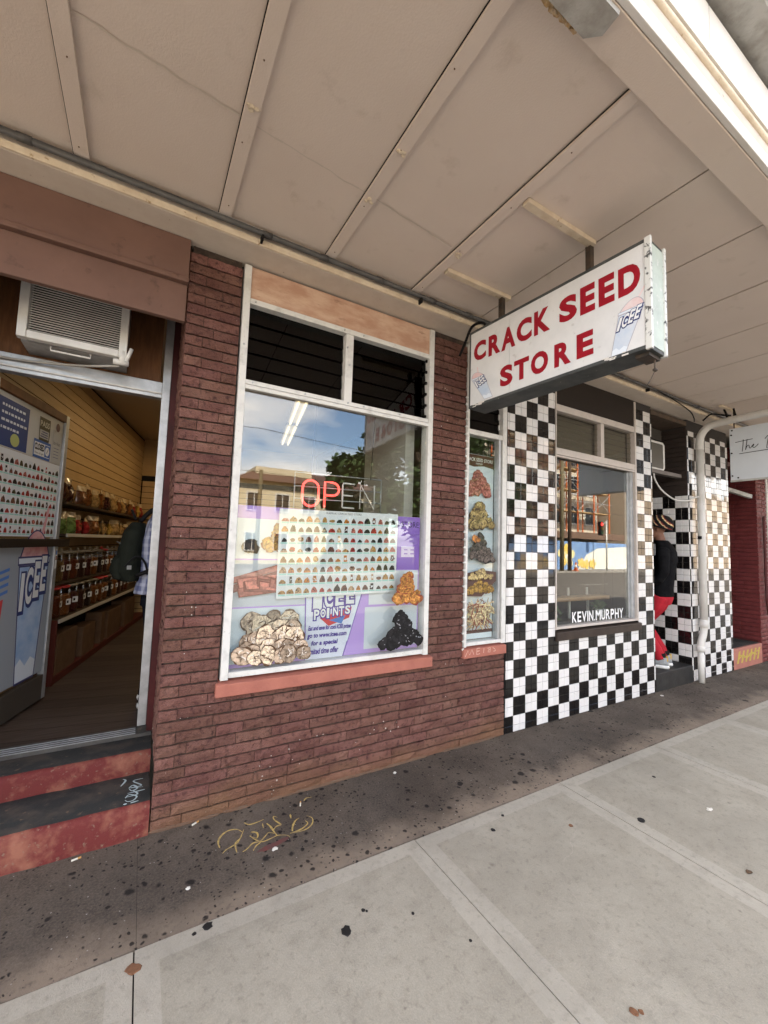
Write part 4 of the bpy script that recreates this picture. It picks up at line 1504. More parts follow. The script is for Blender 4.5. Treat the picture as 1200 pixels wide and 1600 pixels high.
# lower half: frozen drink poster
pr.rect(.06, .90, .56, 1.55, mat('frosty_poster', (.34, .37, .41), .5))
cx, cw_, cy, ch_ = .66, .46, .55, 1.02
cup(pr, lambda x, y: (cx + x * cw_, cy + y * ch_ * 1.28))
pr.poly([(.06, .70), (.30, .95), (.32, 1.2), (.06, 1.15)], m_redp)
for k in range(4):
    pr.poly([(.06, 1.18 + .05 * k), (.36, 1.24 + .05 * k), (.36, 1.262 + .05 * k), (.06, 1.20 + .05 * k)], m_blue)
pr.build('door_prints', door)
pr = Print(dp_(0, .0235, 0), DD, (0, 0, 1), DN, .0003)
pr.rect(.918, .945, 1.37, 1.53, m_paper)
pr.rect(.922, .941, 1.485, 1.52, m_blue)
pr.rect(.922, .941, 1.44, 1.475, mat('brown_sticker', (.25, .08, .04), .5))
pr.build('stile_sticker', door)

# ---- air conditioner over the door
ac = thing('air_conditioner', 'white window air conditioner jutting out above the shop door', 'air conditioner', (-.43, .5, 2.81))
s = MB()
AX0, AX1, AZ0, AZ1, AY0 = -.715, -.165, 2.805, 3.24, .36
s.box(AX0, AX0 + .045, AY0, AY0 + .05, AZ0, AZ1)
s.box(AX1 - .045, AX1, AY0, AY0 + .05, AZ0, AZ1)
s.box(AX0 + .0455, AX1 - .0455, AY0 + .001, AY0 + .05, AZ0, AZ0 + .045)
s.box(AX0 + .0455, AX1 - .0455, AY0 + .001, AY0 + .05, AZ1 - .04, AZ1)
s.build('front_frame', m_white, ac, bevel=.005)
s = MB()
s.box(AX0 + .006, AX1 - .006, AY0 + .09, .672, AZ0 + .005, AZ1 - .005)
s.build('casing', mat('grey_casing', (.46, .46, .45), .5, (.30, .29, .27), 14), ac)
MB().box(AX0 + .0460, AX1 - .0460, AY0 + .075, AY0 + .085, AZ0 + .046, AZ1 - .041).build('coil', mat('dusty_coil', (.02, .019, .018), .8), ac)
gs = MB().obox((0, 0, 0), ((AX1 - AX0 - .092) / 2, 0, 0), (0, .0035, -.001), (0, .0003, .0011)).build('grille_slat', m_white, data_only=True)
for k in range(23):
    copy_piece(gs, 'grille_slat', ac, ((AX0 + AX1) / 2, AY0 + .022, AZ0 + .056 + .0148 * k))
s = MB()
s.tube([(-.56, AY0 + .06, AZ0 - .004), (-.56, AY0 + .06, AZ0 - .03), (-.36, AY0 + .06, AZ0 - .03), (-.36, AY0 + .06, AZ0 - .004)], .006, 6)
s.build('pull_handle', m_white, ac, smooth=True)
s = MB()
s.tube([(-.185, AY0 + .02, AZ0 + .045), (-.185, AY0 + .015, AZ0 - .035)], .022, 10)
s.tube([(-.235, AY0 + .015, AZ0 - .03), (-.15, AY0 + .015, AZ0 - .03)], .019, 10)
s.tube([(-.165, AY0 + .01, AZ0 - .02), (-.14, AY0 + .005, AZ0 + .07)], .012, 8)
s.build('drain_elbow', m_white, ac, smooth=True)
hz = MB()
hz.tube(smooth_path([(-.20, AY0 + .03, AZ0 - .05), (-.42, .52, AZ0 - .055), (-.7, .6, AZ0 - .065), (-1.0, .6, AZ0 - .075)], 6), .008, 6)
hz.build('drain_hose', mat('dull_hose', (.38, .36, .33), .5), ac, smooth=True)

# ------------------------------------------------------------------ posters in the main window
m_dk = mat('food_shadow', (0.10, 0.06, 0.05), 0.6)
m_dk2 = mat('food_shadow_black', (0.008, 0.008, 0.009), 0.6)
m_dk3 = mat('food_shadow_red', (0.22, 0.05, 0.03), 0.6)
poster = thing('window_poster', 'large lavender poster with food pictures inside the main window', 'poster', (1.25, .065, .837))
MB().box(.517, 1.978, .0650, .0665, .838, 1.885).build('poster_sheet', m_lav, poster)
pr = Print((0, .0648, 0), (1, 0, 0), (0, 0, 1), (0, -1, 0), .00012)
pr.rect(.519, 1.03, 1.535, 1.80, m_sky)
pr.rect(.519, 1.03, 1.222, 1.525, mat('pale_grey_print', (.60, .63, .68), .5))
pr.rect(.519, 1.045, .862, 1.212, m_sky)
pr.rect(1.49, 1.967, .868, 1.178, mat('cool_white_print', (.68, .72, .77), .5))
pr.rect(1.52, 1.967, 1.195, 1.455, mat('white_print_b', (.74, .76, .79), .5))
pr.rect(1.52, 1.976, 1.46, 1.882, m_lav2)
pr.text('D STORE', 1.74, 1.965, 1.80, 1.845, m_ink, -.003)
pr.text('EE', 1.80, 1.925, 1.56, 1.645, mat('pale_violet_print', (.72, .62, .85), .5), .06)
# cup behind the chart
m_pur0 = mat('violet_edge', (.20, .12, .45), .5)
body = [(1.035, .838), (1.315, .838), (1.475, 1.35), (1.02, 1.35)]
pr.poly([(1.028, .838), (1.325, .838), (1.487, 1.352), (1.010, 1.352)], m_pur0)
pr.poly(body, mat('pale_cup_print', (.74, .75, .86), .5))
pr.poly([(1.335, .95), (1.352, .94), (1.475, 1.35), (1.45, 1.35)], m_cup2)
m_pur = mat('purple_ink', (.07, .03, .30), .5)
for k, ch in enumerate('ICEE'):
    pr.outlined(ch, 1.075 + .085 * k, 1.142 + .085 * k, 1.175 + .012 * k, 1.315 + .012 * k, m_paper, m_pur, .010, .03)
pr.poly([(1.13, 1.12), (1.38, 1.19), (1.36, 1.11), (1.20, 1.06)], m_redp)
pr.poly([(1.20, 1.10), (1.33, 1.13), (1.30, 1.07)], m_blue)
for k, ch in enumerate('POINTS'):
    x = 1.085 + .048 * k
    pr.outlined(ch, x, x + .040 - .02 * (ch == 'I'), 1.108 + .004 * k + .010 * (k % 2), 1.180 + .004 * k, m_paper, m_pur, .008, .03)
for k, tx in enumerate(('Eat and save for cool ICEE prizes', 'go to www.icee.com', 'for a special', 'limited time offer')):
    x0, x1 = ((1.045, 1.375), (1.04, 1.34), (1.07, 1.27), (1.05, 1.28))[k]
    v = 1.035 - .052 * k
    pr.text(tx, x0, x1, v - .008, v + .034, m_pur, .035, .12)
# piles of food
f_apr = food('apricot', (.70, .36, .08))
f_meat = food('meat', (.56, .20, .15), .5, 26)
f_plum = food('salted_plum', (.62, .47, .34), .40, 45)
m_cv = mat('plum_crevice', (.10, .055, .03), .6)
m_salt = mat('plum_salt', (.80, .74, .66), .6)
f_org = food('orange', (.66, .30, .08))
f_blk = food('black_plum', (.022, .020, .022), .3, 30)
f_blk[2] = mat('plum_gloss', (.26, .26, .28), .5)
pile(pr, .82, 1.56, .36, .22, 26, .07, f_apr, m_dk3)
pile(pr, .615, 1.575, .12, .09, 9, .06, food('dark_fruit', (.08, .05, .04)), m_dk2)
# strips of jerky
for k in range(11):
    a = .25 + .06 * k + rnd.uniform(-.1, .1)
    x, y = .64 + .028 * k, 1.40 - .010 * k + rnd.uniform(-.05, .04)
    d, n_ = Vector((math.cos(.5 - a), math.sin(.5 - a))), Vector((-math.sin(.5 - a), math.cos(.5 - a)))
    l_, w_ = rnd.uniform(.28, .40), rnd.uniform(.018, .030)
    p0 = Vector((x, y))
    pts = [p0 - d * l_ * .45 - n_ * w_, p0 + d * l_ * .45 - n_ * w_ * .8, p0 + d * l_ * .5 + n_ * w_ * .9, p0 - d * l_ * .48 + n_ * w_]
    pts = [(min(1.02, max(.522, p.x)), max(1.235, p.y)) for p in pts]
    c_ = ((pts[0][0] + pts[2][0]) / 2, (pts[0][1] + pts[2][1]) / 2)
    pr.poly([(c_[0] + (p[0] - c_[0]) * 1.05, c_[1] + (p[1] - c_[1]) * 1.18) for p in pts], m_dk3)
    pr.poly(pts, f_meat[k % 3])
# wrinkled salted plums, large
pr.step = .00006
pr.layer *= 2
for r_, (vv, cnt) in enumerate(((1.135, 3), (1.08, 5), (1.02, 6), (.955, 6), (.90, 6))):
    for k in range(cnt):
        sz = rnd.uniform(.052, .078)
        u = .585 + (.40 - .04 * (4 - r_)) * k / (cnt - 1) + .02 * (4 - r_) + rnd.uniform(-.02, .02)
        v = max(vv + rnd.uniform(-.015, .02), .862 + sz * .9)
        u = min(max(u, .522 + sz), 1.045 - sz)
        rot = rnd.uniform(0, 3)
        asp = rnd.uniform(.78, 1.0)
        pr.ell(u, v, sz * 1.0, sz * asp * 1.0, m_cv, 16, rot, .10)
        pr.ell(u, v, sz * .93, sz * asp * .90, f_plum[rnd.choice((0, 0, 1, 2))], 18, rot, .12)
        for w_ in range(17):
            a0, r0_ = rnd.uniform(0, 6.28), rnd.uniform(0, .62)
            b0_ = rnd.uniform(0, 6.28)
            px_, py_ = r0_ * math.cos(a0), r0_ * math.sin(a0)
            pts = []
            for q_ in range(4):
                pts.append((u + sz * asp * px_, v + sz * asp * py_))
                b0_ += rnd.uniform(-.9, .9)
                px_ += .20 * math.cos(b0_)
                py_ += .20 * math.sin(b0_)
                d_ = math.hypot(px_, py_)
                if d_ > .86:
                    px_, py_ = px_ * .86 / d_, py_ * .86 / d_
            pr.stroke(smooth_path(pts, 3), sz * rnd.uniform(.05, .12), rnd.choice((m_cv, m_salt, m_cv, m_salt, f_plum[1], f_plum[0])), True)
pr.step = .00012
pr.layer /= 2
pile(pr, 1.80, 1.205, .30, .24, 38, .062, f_org, m_dk3, 1.3)
pile(pr, 1.735, .89, .42, .28, 34, .08, f_blk, m_dk2, 1.2)
pr.build('poster_prints', poster)
# product chart taped over it
ct = thing('product_chart', 'white product chart with rows of small food heaps taped inside the main window', 'poster', (1.27, .044, 1.27))
s = MB().mesh([(.803, .0445, 1.266), (1.744, .0445, 1.286), (1.749, .0445, 1.897), (.798, .0445, 1.877), (.803, .0455, 1.266), (1.744, .0455, 1.286), (1.749, .0455, 1.897), (.798, .0455, 1.877)],
              [(0, 1, 2, 3), (7, 6, 5, 4), (0, 4, 5, 1), (1, 5, 6, 2), (2, 6, 7, 3), (3, 7, 4, 0)])
s.build('chart_sheet', m_paper, ct)
pr = Print((.80, .0442, 1.268), (.946, 0, .020), (0, 0, 1), (0, -1, 0), .0001)
pr.text('KAIMUKI CRACK SEED STORE', .36, .66, .585, .600, m_ink)
chart(pr, .002, .998, .005, .615, 16, 8, False)
pr.build('chart_prints', ct)

# narrow window poster
np_ = thing('window_poster', 'tall narrow poster with five stacked food pictures in the narrow window', 'poster', (2.63, .065, .85))
MB().box(2.436, 2.80, .0650, .0665, .852, 2.50).build('poster_sheet', m_sky, np_)
pr = Print((0, .0648, 0), (1, 0, 0), (0, 0, 1), (0, -1, 0), .00012)
m_choc = mat('chocolate_print', (.10, .035, .02), .5)
pr.poly([(2.437, 2.40), (2.56, 2.385), (2.68, 2.40), (2.799, 2.385), (2.799, 2.498), (2.437, 2.498)], m_choc)
pr.text('CRACK SEED STORE', 2.45, 2.79, 2.437, 2.468, m_paper, .012)
pr.text('KAIMUKI', 2.58, 2.66, 2.410, 2.425, m_paper)
pr.rect(2.437, 2.799, .90, .93, m_choc)
for k in range(1, 5):
    pr.rect(2.437, 2.799, .93 + .29 * k - .004, .93 + .29 * k + .004, m_paper)
pile(pr, 2.615, 2.105, .35, .29, 46, .066, food('pink_ice', (.74, .26, .22)), m_dk3, 1.0)
pile(pr, 2.62, 1.815, .36, .26, 40, .072, food('ginger', (.66, .46, .20)), m_dk, 1.3)
pile(pr, 2.615, 1.520, .36, .27, 55, .055, food('mixed', (.16, .13, .11)), m_dk2, 1.2)
pile(pr, 2.545, 1.70, .14, .08, 8, .045, food('orange2', (.66, .28, .08)), m_dk, 1.2)
pr.poly([(2.44, 1.235), (2.62, 1.225), (2.79, 1.36), (2.79, 1.44), (2.60, 1.46), (2.44, 1.43)], m_dk)
pile(pr, 2.60, 1.25, .36, .13, 34, .045, food('bean', (.42, .26, .07)), m_dk, 1.2)
pile(pr, 2.60, 1.37, .36, .11, 30, .035, food('crumb', (.62, .48, .22)), m_dk, 1.2)
f_nood = food('shred', (.72, .52, .30), .55)
for k in range(130):
    a = rnd.uniform(0, 6.28)
    rr = rnd.random() ** .5
    cu_, cv_ = 2.615 + .15 * rr * math.cos(a), 1.07 + .11 * rr * math.sin(a)
    b = rnd.uniform(0, 6.28)
    l_ = rnd.uniform(.04, .08)
    pts = [(cu_ - l_ * math.cos(b), cv_ - l_ * math.sin(b)), (cu_ + rnd.uniform(-.02, .02), cv_ + rnd.uniform(-.02, .02)), (cu_ + l_ * math.cos(b + .4), cv_ + l_ * math.sin(b + .4))]
    pts = [(min(2.795, max(2.44, p[0])), min(1.21, max(.935, p[1]))) for p in pts]
    pr.step = .00004
    pr.stroke(smooth_path(pts, 3), .009, f_nood[k % 3] if k % 4 else m_dk3)
pr.build('poster_prints', np_)

# ---- neon sign, two letters lit
neon = thing('neon_sign', 'neon open sign hanging in the main window with two letters lit red', 'neon sign', (1.28, .14, 1.9))
m_neon = mat('lit_red_neon', (1, .2, .15), 0.4, emit=(1.0, 0.05, 0.045), estr=.62)
m_neon_off = mat('unlit_neon_glass', (0.75, 0.73, 0.70), 0.25)
ny = .135


def arc(cx, cz, a, b, t0, t1, n=10):
    return [(cx + a * math.cos(math.radians(t0 + (t1 - t0) * k / n)), ny, cz + b * math.sin(math.radians(t0 + (t1 - t0) * k / n))) for k in range(n + 1)]


oo = arc(1.045, 2.05, .062, .058, 0, 180) + arc(1.045, 1.975, .062, .058, 180, 360)
MB().tube(oo, .0085, 8, closed=True).build('letter_tube', m_neon, neon, smooth=True, label='lit red neon letter O')
pp = [(1.155, ny, 1.918), (1.155, ny, 2.108)] + arc(1.215, 2.058, .055, .05, 90, -90, 8) + [(1.165, ny, 2.008)]
MB().tube(pp, .0085, 8).build('letter_tube', m_neon, neon, smooth=True, label='lit red neon letter P')
ee = [(1.40, ny, 2.112), (1.305, ny, 2.112), (1.30, ny, 2.10), (1.30, ny, 1.93), (1.305, ny, 1.925), (1.40, ny, 1.925)]
s = MB().tube(ee, .0065, 8)
s.tube([(1.305, ny, 2.02), (1.385, ny, 2.02)], .0065, 8)
s.build('letter_tube', m_neon_off, neon, smooth=True, label='unlit glass letter E')
MB().tube([(1.45, ny, 1.925), (1.45, ny, 2.115), (1.575, ny, 1.93), (1.575, ny, 2.12)], .0065, 8).build('letter_tube', m_neon_off, neon, smooth=True, label='unlit glass letter N')
s = MB()
for (a, b) in (((.93, 2.16), (1.65, 2.175)), ((.93, 1.885), (1.65, 1.90)), ((.93, 1.885), (.93, 2.16)), ((1.65, 1.90), (1.65, 2.175)), ((.93, 2.06), (1.65, 2.075)), ((.93, 1.97), (1.65, 1.985))):
    s.tube([(a[0], ny + .025, a[1]), (b[0], ny + .025, b[1])], .005, 6)
s.build('support_frame', m_alu, neon, smooth=True)
for x in (1.05, 1.55):
    MB().tube([(x, ny + .02, 2.165), (x + .03, ny + .02, 2.9), (x + .02, ny + .03, 3.295)], .0025, 5).build('hanging_wire', m_black, neon)

# ------------------------------------------------------------------ blade sign hung from the canopy
SA = Vector((2.15, -.31, 0))
SB = Vector((2.25, -1.61, 0))
SD = (SB - SA).normalized()
SN = Vector((SD.y, -SD.x, 0))          # out of the lettered face, towards the camera side
SL = (SB - SA).length
Z0, Z1 = 2.738, 3.356
TH = .19


def sp(u, n, z):
    return SA + SD * u + SN * n + Vector((0, 0, z))


sign = thing('blade_sign', 'white lightbox sign with red letters hanging from the canopy', 'sign', sp(SL / 2, -TH / 2, Z0))
m_sframe = mat('weathered_sign_frame', (0.050, 0.055, 0.055), 0.6, (0.085, 0.088, 0.085), 12, col3=(.30, .29, .27), n3=35, n3lo=.68, n3hi=.74)
m_sface = mat('milky_sign_face', (0.74, 0.74, 0.74), 0.35, (0.66, 0.665, 0.67), 7, 0.4, 0.7, (0.52, 0.51, 0.50), 22, 0.63, 0.78)
m_send = mat('pale_green_end', (0.50, 0.56, 0.50), 0.55, (0.40, 0.45, 0.41), 10, col3=(.62, .62, .60), n3=26, n3lo=.6, n3hi=.7)
m_sred = mat('red_vinyl', (0.33, 0.010, 0.022), 0.4, (0.29, 0.010, 0.02), 15)


def sbox(u0, u1, n0, n1, z0, z1, mb):
    return mb.obox(sp((u0 + u1) / 2, (n0 + n1) / 2, (z0 + z1) / 2), SD * (u1 - u0) / 2, SN * (n1 - n0) / 2, (0, 0, (z1 - z0) / 2))


s = MB()
sbox(0, SL, -TH, 0, Z0, Z0 + .022, s)
sbox(0, SL, -TH, 0, Z1 - .018, Z1, s)
sbox(0, .014, -TH, 0, Z0 + .0225, Z1 - .0185, s)
s.build('cabinet_frame', m_sframe, sign, bevel=.003)
s = MB()
sbox(SL - .013, SL + .002, -TH + .02, -.02, Z0 + .0225, Z1 - .0185, s)
s.build('end_panel', m_send, sign)
s = MB()
sbox(SL - .02, SL + .012, -.020, .002, Z0 - .004, Z1 + .006, s)
sbox(SL - .02, SL + .012, -TH - .002, -TH + .020, Z0 - .004, Z1 + .006, s)
s.build('end_angle', mat('chipped_white_angle', (.66, .66, .63), .5, (.10, .10, .10), 34, .56, .62), sign, bevel=.003)
for u0, u1 in ((.0145, .388), (.391, SL - .0205)):
    for n in (-.006, -TH + .006):
        s = MB()
        sbox(u0, u1, n - .002, n + .002, Z0 + .0225, Z1 - .0185, s)
        s.build('face_panel', m_sface, sign)
letters = dict(C=(.047, .170, 3.098, 3.25), R=(.195, .307, 3.09, 3.248), A=(.316, .440, 3.085, 3.248), C2=(.451, .575, 3.088, 3.25), K=(.593, .714, 3.088, 3.255), S=(.779, .899, 3.09, 3.253),
               E=(.919, 1.012, 3.085, 3.26), E2=(1.033, 1.125, 3.085, 3.26), D=(1.145, 1.262, 3.085, 3.255),
               S2=(.307, .419, 2.817, 2.968), T=(.431, .554, 2.822, 2.97), O=(.569, .700, 2.816, 2.968), R2=(.744, .858, 2.815, 2.968), E3=(.895, 1.0, 2.818, 2.972))
for k, (a, b, c, d) in letters.items():
    pr = Print(sp(0, -.0035, 0), SD, (0, 0, 1), SN, .0008)
    pr.text(k[0], a, b, c, d, m_sred, .048)
    pr.build('letter', sign)
    pr = Print(sp(SL, -TH + .0035, 0), -SD, (0, 0, 1), -SN, .0008)
    pr.text(k[0], a + .02, b + .02, c, d, m_sred, .048)
    pr.build('letter', sign)
for nm, T in (('big', lambda x, y: (1.09 + .05 + x * .155 + y * .105, 2.752 + y * .345)), ('small', lambda x, y: (.20 - y * .155 + x * .15, 2.772 + y * .275))):
    pr = Print(sp(0, -.0035, 0), SD, (0, 0, 1), SN, .0002)
    cup(pr, T, True)
    pr.build('drink_cup_decal', sign)
# flaking paint lumps at the lower edge
s = MB()
for (u, w) in ((.06, .10), (1.06, .12)):
    for k in range(9):
        s.obox(sp(u + rnd.uniform(0, w), .002, Z0 + rnd.uniform(.0, .022)), SD * rnd.uniform(.006, .018), SN * .0012, (0, 0, rnd.uniform(.002, .005)))
s.build('flaking_paint', m_fascia, sign)
m_steel = mat('rusty_hanger', (.05, .045, .04), .6, (.10, .07, .05), 20, metal=.3)
for u in (.24, .93):
    c = sp(u, -TH / 2, 0)
    MB().bar(c + Vector((0, 0, Z1 - .001)), c + Vector((0, 0, ZC - .03)), .035, .035, 0, (0, 1, 0)).build('hanger', m_steel, sign)
    MB().bar(c + SD * -.05 + Vector((0, 0, Z1 + .012)), c + SD * .05 + Vector((0, 0, Z1 + .012)), .07, .02).build('hanger_foot', m_steel, sign)
MB().tube(smooth_path([sp(.10, -.09, Z1), sp(.06, -.09, Z1 + .09), sp(-.06, -.09, Z1 + .11), sp(-.14, -.09, Z1 + .0), sp(-.2, -.09, Z1 - .09)], 8), .011, 8).build('power_cable', m_black, sign, smooth=True)
s = MB()
sbox(SL - .09, SL - .02, -TH + .02, -.04, Z0 - .02, Z0 - .001, s)
s.build('foot_bracket', m_steel, sign)
s = MB()
p = sp(SL - .03, -.13, Z0 - .02)
s.tube([p, p + Vector((0, 0, -.05))], .005, 6)
s.blob(p + Vector((0, 0, -.058)), .016, .012, .010, 7, 5)
s.tube([p + Vector((0, 0, -.06)), p + Vector((-.02, .01, -.11)), p + Vector((-.045, .02, -.15))], .0025, 5)
s.build('dangling_wire', m_steel, sign)

# ------------------------------------------------------------------ black and white tiled salon
salon = thing('tiled_shop', 'hair salon front clad in black and white checkered tiles', 'shop', (4.6, 0, 0))
PX, PZ, OX, OZ = .0795, .08225, 3.49, -.02
TT = .007


def tile_geo(w, hgt, b=.0022):
    V = [(0, TT, 0), (w, TT, 0), (w, TT, hgt), (0, TT, hgt), (0, b, 0), (w, b, 0), (w, b, hgt), (0, b, hgt), (b, 0, b), (w - b, 0, b), (w - b, 0, hgt - b), (b, 0, hgt - b)]
    F = [(8, 9, 10, 11)]
    for k in range(4):
        k2 = (k + 1) % 4
        F.append((4 + k, 4 + k2, 8 + k2, 8 + k))
        F.append((k, k2, 4 + k2, 4 + k))
    return V, F


GAP = .0032
TW, THT = PX - GAP, PZ - GAP
V, F = tile_geo(TW, THT)
tile_me = [MB().mesh(V, F).build('tile', m_tile_w, data_only=True), MB().mesh(V, F).build('tile', m_tile_b, data_only=True)]


def is_black(ix, iz, flip=0):
    return (ix // 2 + iz // 2 + flip) % 2 == 0


tiles = []          # (kind, x0, x1, z0, z1, black)


def tile_zone(x0, x1, z0, z1, flip=0, shift=0):
    for ix in range(math.floor((x0 - OX) / PX), math.ceil((x1 - OX) / PX)):
        a, b = max(x0, OX + ix * PX), min(x1, OX + (ix + 1) * PX)
        if b - a < .012:
            continue
        for iz in range(math.floor((z0 - OZ) / PZ), math.ceil((z1 - OZ) / PZ)):
            c, d = max(z0, OZ + iz * PZ), min(z1, OZ + (iz + 1) * PZ)
            if d - c < .012:
                continue
            tiles.append((a + GAP / 2, b - GAP / 2, c + GAP / 2, d - GAP / 2, is_black(ix, iz + shift, flip)))


tile_zone(2.912, 3.592, .004, 3.46)
tile_zone(3.592, 5.070, .004, .757)
tile_zone(5.070, 5.424, .004, 3.40)
tile_zone(6.322, 7.530, .004, 3.34, 1, 0)


def tsize(t):
    c = Vector(((t[0] + t[1]) / 2, 0, (t[2] + t[3]) / 2)) - CAMP
    hidden = (2.6 < t[2] and t[0] < 3.3)
    return (t[1] - t[0]) * (t[3] - t[2]) * abs(c.normalized().y) / c.length_squared * (.1 if hidden else 1)


tiles.sort(key=tsize, reverse=True)
field = MB()
for i, (a, b, c, d, bl) in enumerate(tiles):
    yj = rnd.uniform(-.0006, .0006)
    rx, rz = rnd.gauss(0, .004), rnd.gauss(0, .004)
    if i < 300:
        copy_piece(tile_me[1 if bl else 0], 'tile', salon, (a, yj, c), ((b - a) / TW, 1, (d - c) / THT), (rx, 0, rz))
    else:
        V, F = tile_geo(b - a, d - c)
        field.mesh([(a + v[0], yj + v[1] + rx * v[2] * -1 + rz * v[0], c + v[2]) for v in V], F, 1 if bl else 0)
# returns: left side of the first pillar and the wall inside the doorway
for iz in range(0, 42):
    c = max(.004, OZ + iz * PZ)
    d = OZ + (iz + 1) * PZ
    bl = is_black(-1, iz, 1)
    V, F = tile_geo(.060, d - c - GAP)
    field.mesh([(2.903 + v[1] * .5, .062 - v[0], c + v[2]) for v in V], F, 1 if bl else 0)
for iy in range(6):
    for iz in range(2, 30):
        c, d = OZ + iz * PZ, OZ + (iz + 1) * PZ
        a = .004 + iy * PX
        if c < .215:
            c = .218
        V, F = tile_geo(TW, d - c - GAP)
        tz = rnd.gauss(0, .004)
        field.mesh([(6.314 + v[1] + tz * v[0], a + TW - v[0], c + v[2]) for v in V], F, 1 if is_black(iy, iz, 1) else 0)
field.build('tile_field', [m_tile_w, m_tile_b], salon, kind='stuff')
gr = MB()
gr.box(2.909, 3.590, .006, .30, 0, 3.49)
gr.box(3.5905, 5.069, .0061, .30, 0, .757)
gr.box(5.0695, 5.421, .006, .30, 0, 3.49)
gr.box(6.3215, 7.528, .006, 1.2, 0, 3.49)
gr.build('grout_core', m_grout, salon)
MB().box(2.897, 2.9025, .05, .3, .8, 3.49).build('edge_strip', m_black, salon)
MB().box(2.896, 2.9085, .002, .05, 0, .80).build('edge_strip', m_black, salon)
# salon window
MB().mesh([(3.594, -.022, .758), (5.105, -.022, .758), (5.105, .2, .758), (3.594, .2, .758), (3.594, -.022, .842), (5.105, -.022, .842), (5.105, .2, .868), (3.594, .2, .868)],
          [(0, 3, 2, 1), (4, 5, 6, 7), (0, 1, 5, 4), (1, 2, 6, 5), (2, 3, 7, 6), (3, 0, 4, 7)]).build('window_sill', mat('dark_sill_paint', (.035, .024, .020), .55, (.055, .04, .032), 9), salon, bevel=.006)
m_beige = mat('pinkish_frame_paint', (.56, .50, .46), .5, (.48, .43, .39), 12)
sf = window(salon, 'window_frame', 3.596, 5.068, .866, 3.475, .012, .030, [(.868, .893), (2.612, 2.630, -.002, .04), (2.634, 2.705), (3.095, 3.165)], [(4.375, 4.435, 2.706, 3.094)], m_beige, y0=-.008, y1=.09)
MB().box(4.985, 5.0375, .020, .085, .894, 2.611).build('sash_stile', m_alu, sf, bevel=.006)
MB().box(4.955, 4.984, .045, .085, .894, 2.611).build('sash_stile', m_alu, sf, bevel=.006)
MB().box(3.609, 4.9545, .050, .056, .894, 2.611).build('pane', glass('salon_glass', (.86, .88, .86), .10), sf)
m_lgrey = glass('grey_louvre_glass', tint=(.80, .79, .75), f0=.04)
louvres(sf, 3.612, 4.370, 2.709, 3.090, 6, m_lgrey)
louvres(sf, 4.440, 5.032, 2.709, 3.090, 6, m_lgrey)
MB().box(3.60, 5.05, .11, .115, 2.70, 3.10).build('louvre_backing', mat('grey_backing', (.20, .19, .165), .8), sf)  # opaque sheet added behind these louvres too, in flat grey
MB().box(3.594, 5.068, .003, .06, 3.166, 3.49).build('header_board', mat('dark_header', (.022, .016, .013), .7), salon)
pr = Print((0, .0495, 0), (1, 0, 0), (0, 0, 1), (0, -1, 0), .0003)
m_vinyl = mat('white_vinyl_lettering', (.80, .80, .80), .5)
x = 3.925
for ch, w in zip('KEVIN.MURPHY', (.075, .062, .08, .018, .075, .018, .09, .072, .075, .068, .075, .078)):
    pr.text(ch, x, x + w, .905, 1.015 if ch != '.' else .923, m_vinyl, .02)
    x += w + .012
pr.build('window_lettering', sf)
# salon room
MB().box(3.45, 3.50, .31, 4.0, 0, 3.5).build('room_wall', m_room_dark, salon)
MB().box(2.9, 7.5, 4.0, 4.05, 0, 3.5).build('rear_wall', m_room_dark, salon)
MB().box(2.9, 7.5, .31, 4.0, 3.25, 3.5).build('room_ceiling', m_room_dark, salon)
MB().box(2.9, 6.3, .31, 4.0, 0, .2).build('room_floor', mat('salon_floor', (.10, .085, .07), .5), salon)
MB().box(5.38, 5.423, .31, .47, 0, 3.5).build('reveal_wall', m_black, salon)
MB().box(2.9, 7.53, .06, 9.0, 3.63, 6.6).build('unseen_upper_wall', m_plaster, salon)  # storey out of view, added for its shade
dsp = thing('display_shelf', 'long wooden plank shelf behind the salon window glass', 'shelf', (4.3, .32, .3))
MB().box(3.62, 4.95, .27, .40, 1.085, 1.130).build('plank', mat('oak_plank', (.33, .19, .085), .5, (.26, .14, .06), 8, stretch=(.5, 3, 3)), dsp, bevel=.004)
for x in (4.0, 4.35, 4.7):
    MB().box(x - .012, x + .012, .395, .41, 1.131, 1.22).build('peg', m_white, dsp)
    MB().box(x - .012, x + .012, .38, .40, .20, 1.084).build('leg', m_white, dsp)
MB().box(3.60, 4.96, .10, .70, .60, .87).build('window_bench', mat('bench_dark', (.03, .026, .022), .6), salon)


def leafy(name, label, x, y, z, r, n, seed):
    rr = random.Random(seed)
    t = thing(name, label, 'plant', (x, y, z), 'potted plants in the salon window')
    MB().lathe([(.045, 0), (.062, .01), (.072, .11), (.066, .112), (.060, .095), (.001, .09)], (x, y, z), 14).build('pot', m_white, t, smooth=True)
    s = MB()
    for k in range(n):
        a, e = rr.uniform(0, 6.28), rr.uniform(-.5, 1.3)
        c = Vector((x, y, z + .11)) + Vector((math.cos(a) * math.cos(e), math.sin(a) * math.cos(e), math.sin(e))) * r * rr.uniform(.4, 1)
        d = Vector((rr.uniform(-1, 1), rr.uniform(-1, 1), rr.uniform(-.6, .8))).normalized() * .035
        q = d.orthogonal().normalized() * .014
        s.poly([c - d, c + q, c + d, c - q])
    s.build('foliage', mat('pot_foliage', (.06, .11, .035), .6, (.12, .17, .07), 20), t)


leafy('potted_plant', 'trailing green plant in white pot at left of the salon window', 3.76, .19, .871, .12, 90, 1)
leafy('potted_plant', 'small plant in white bowl behind the right end of the window lettering', 4.72, .26, .871, .10, 60, 2)

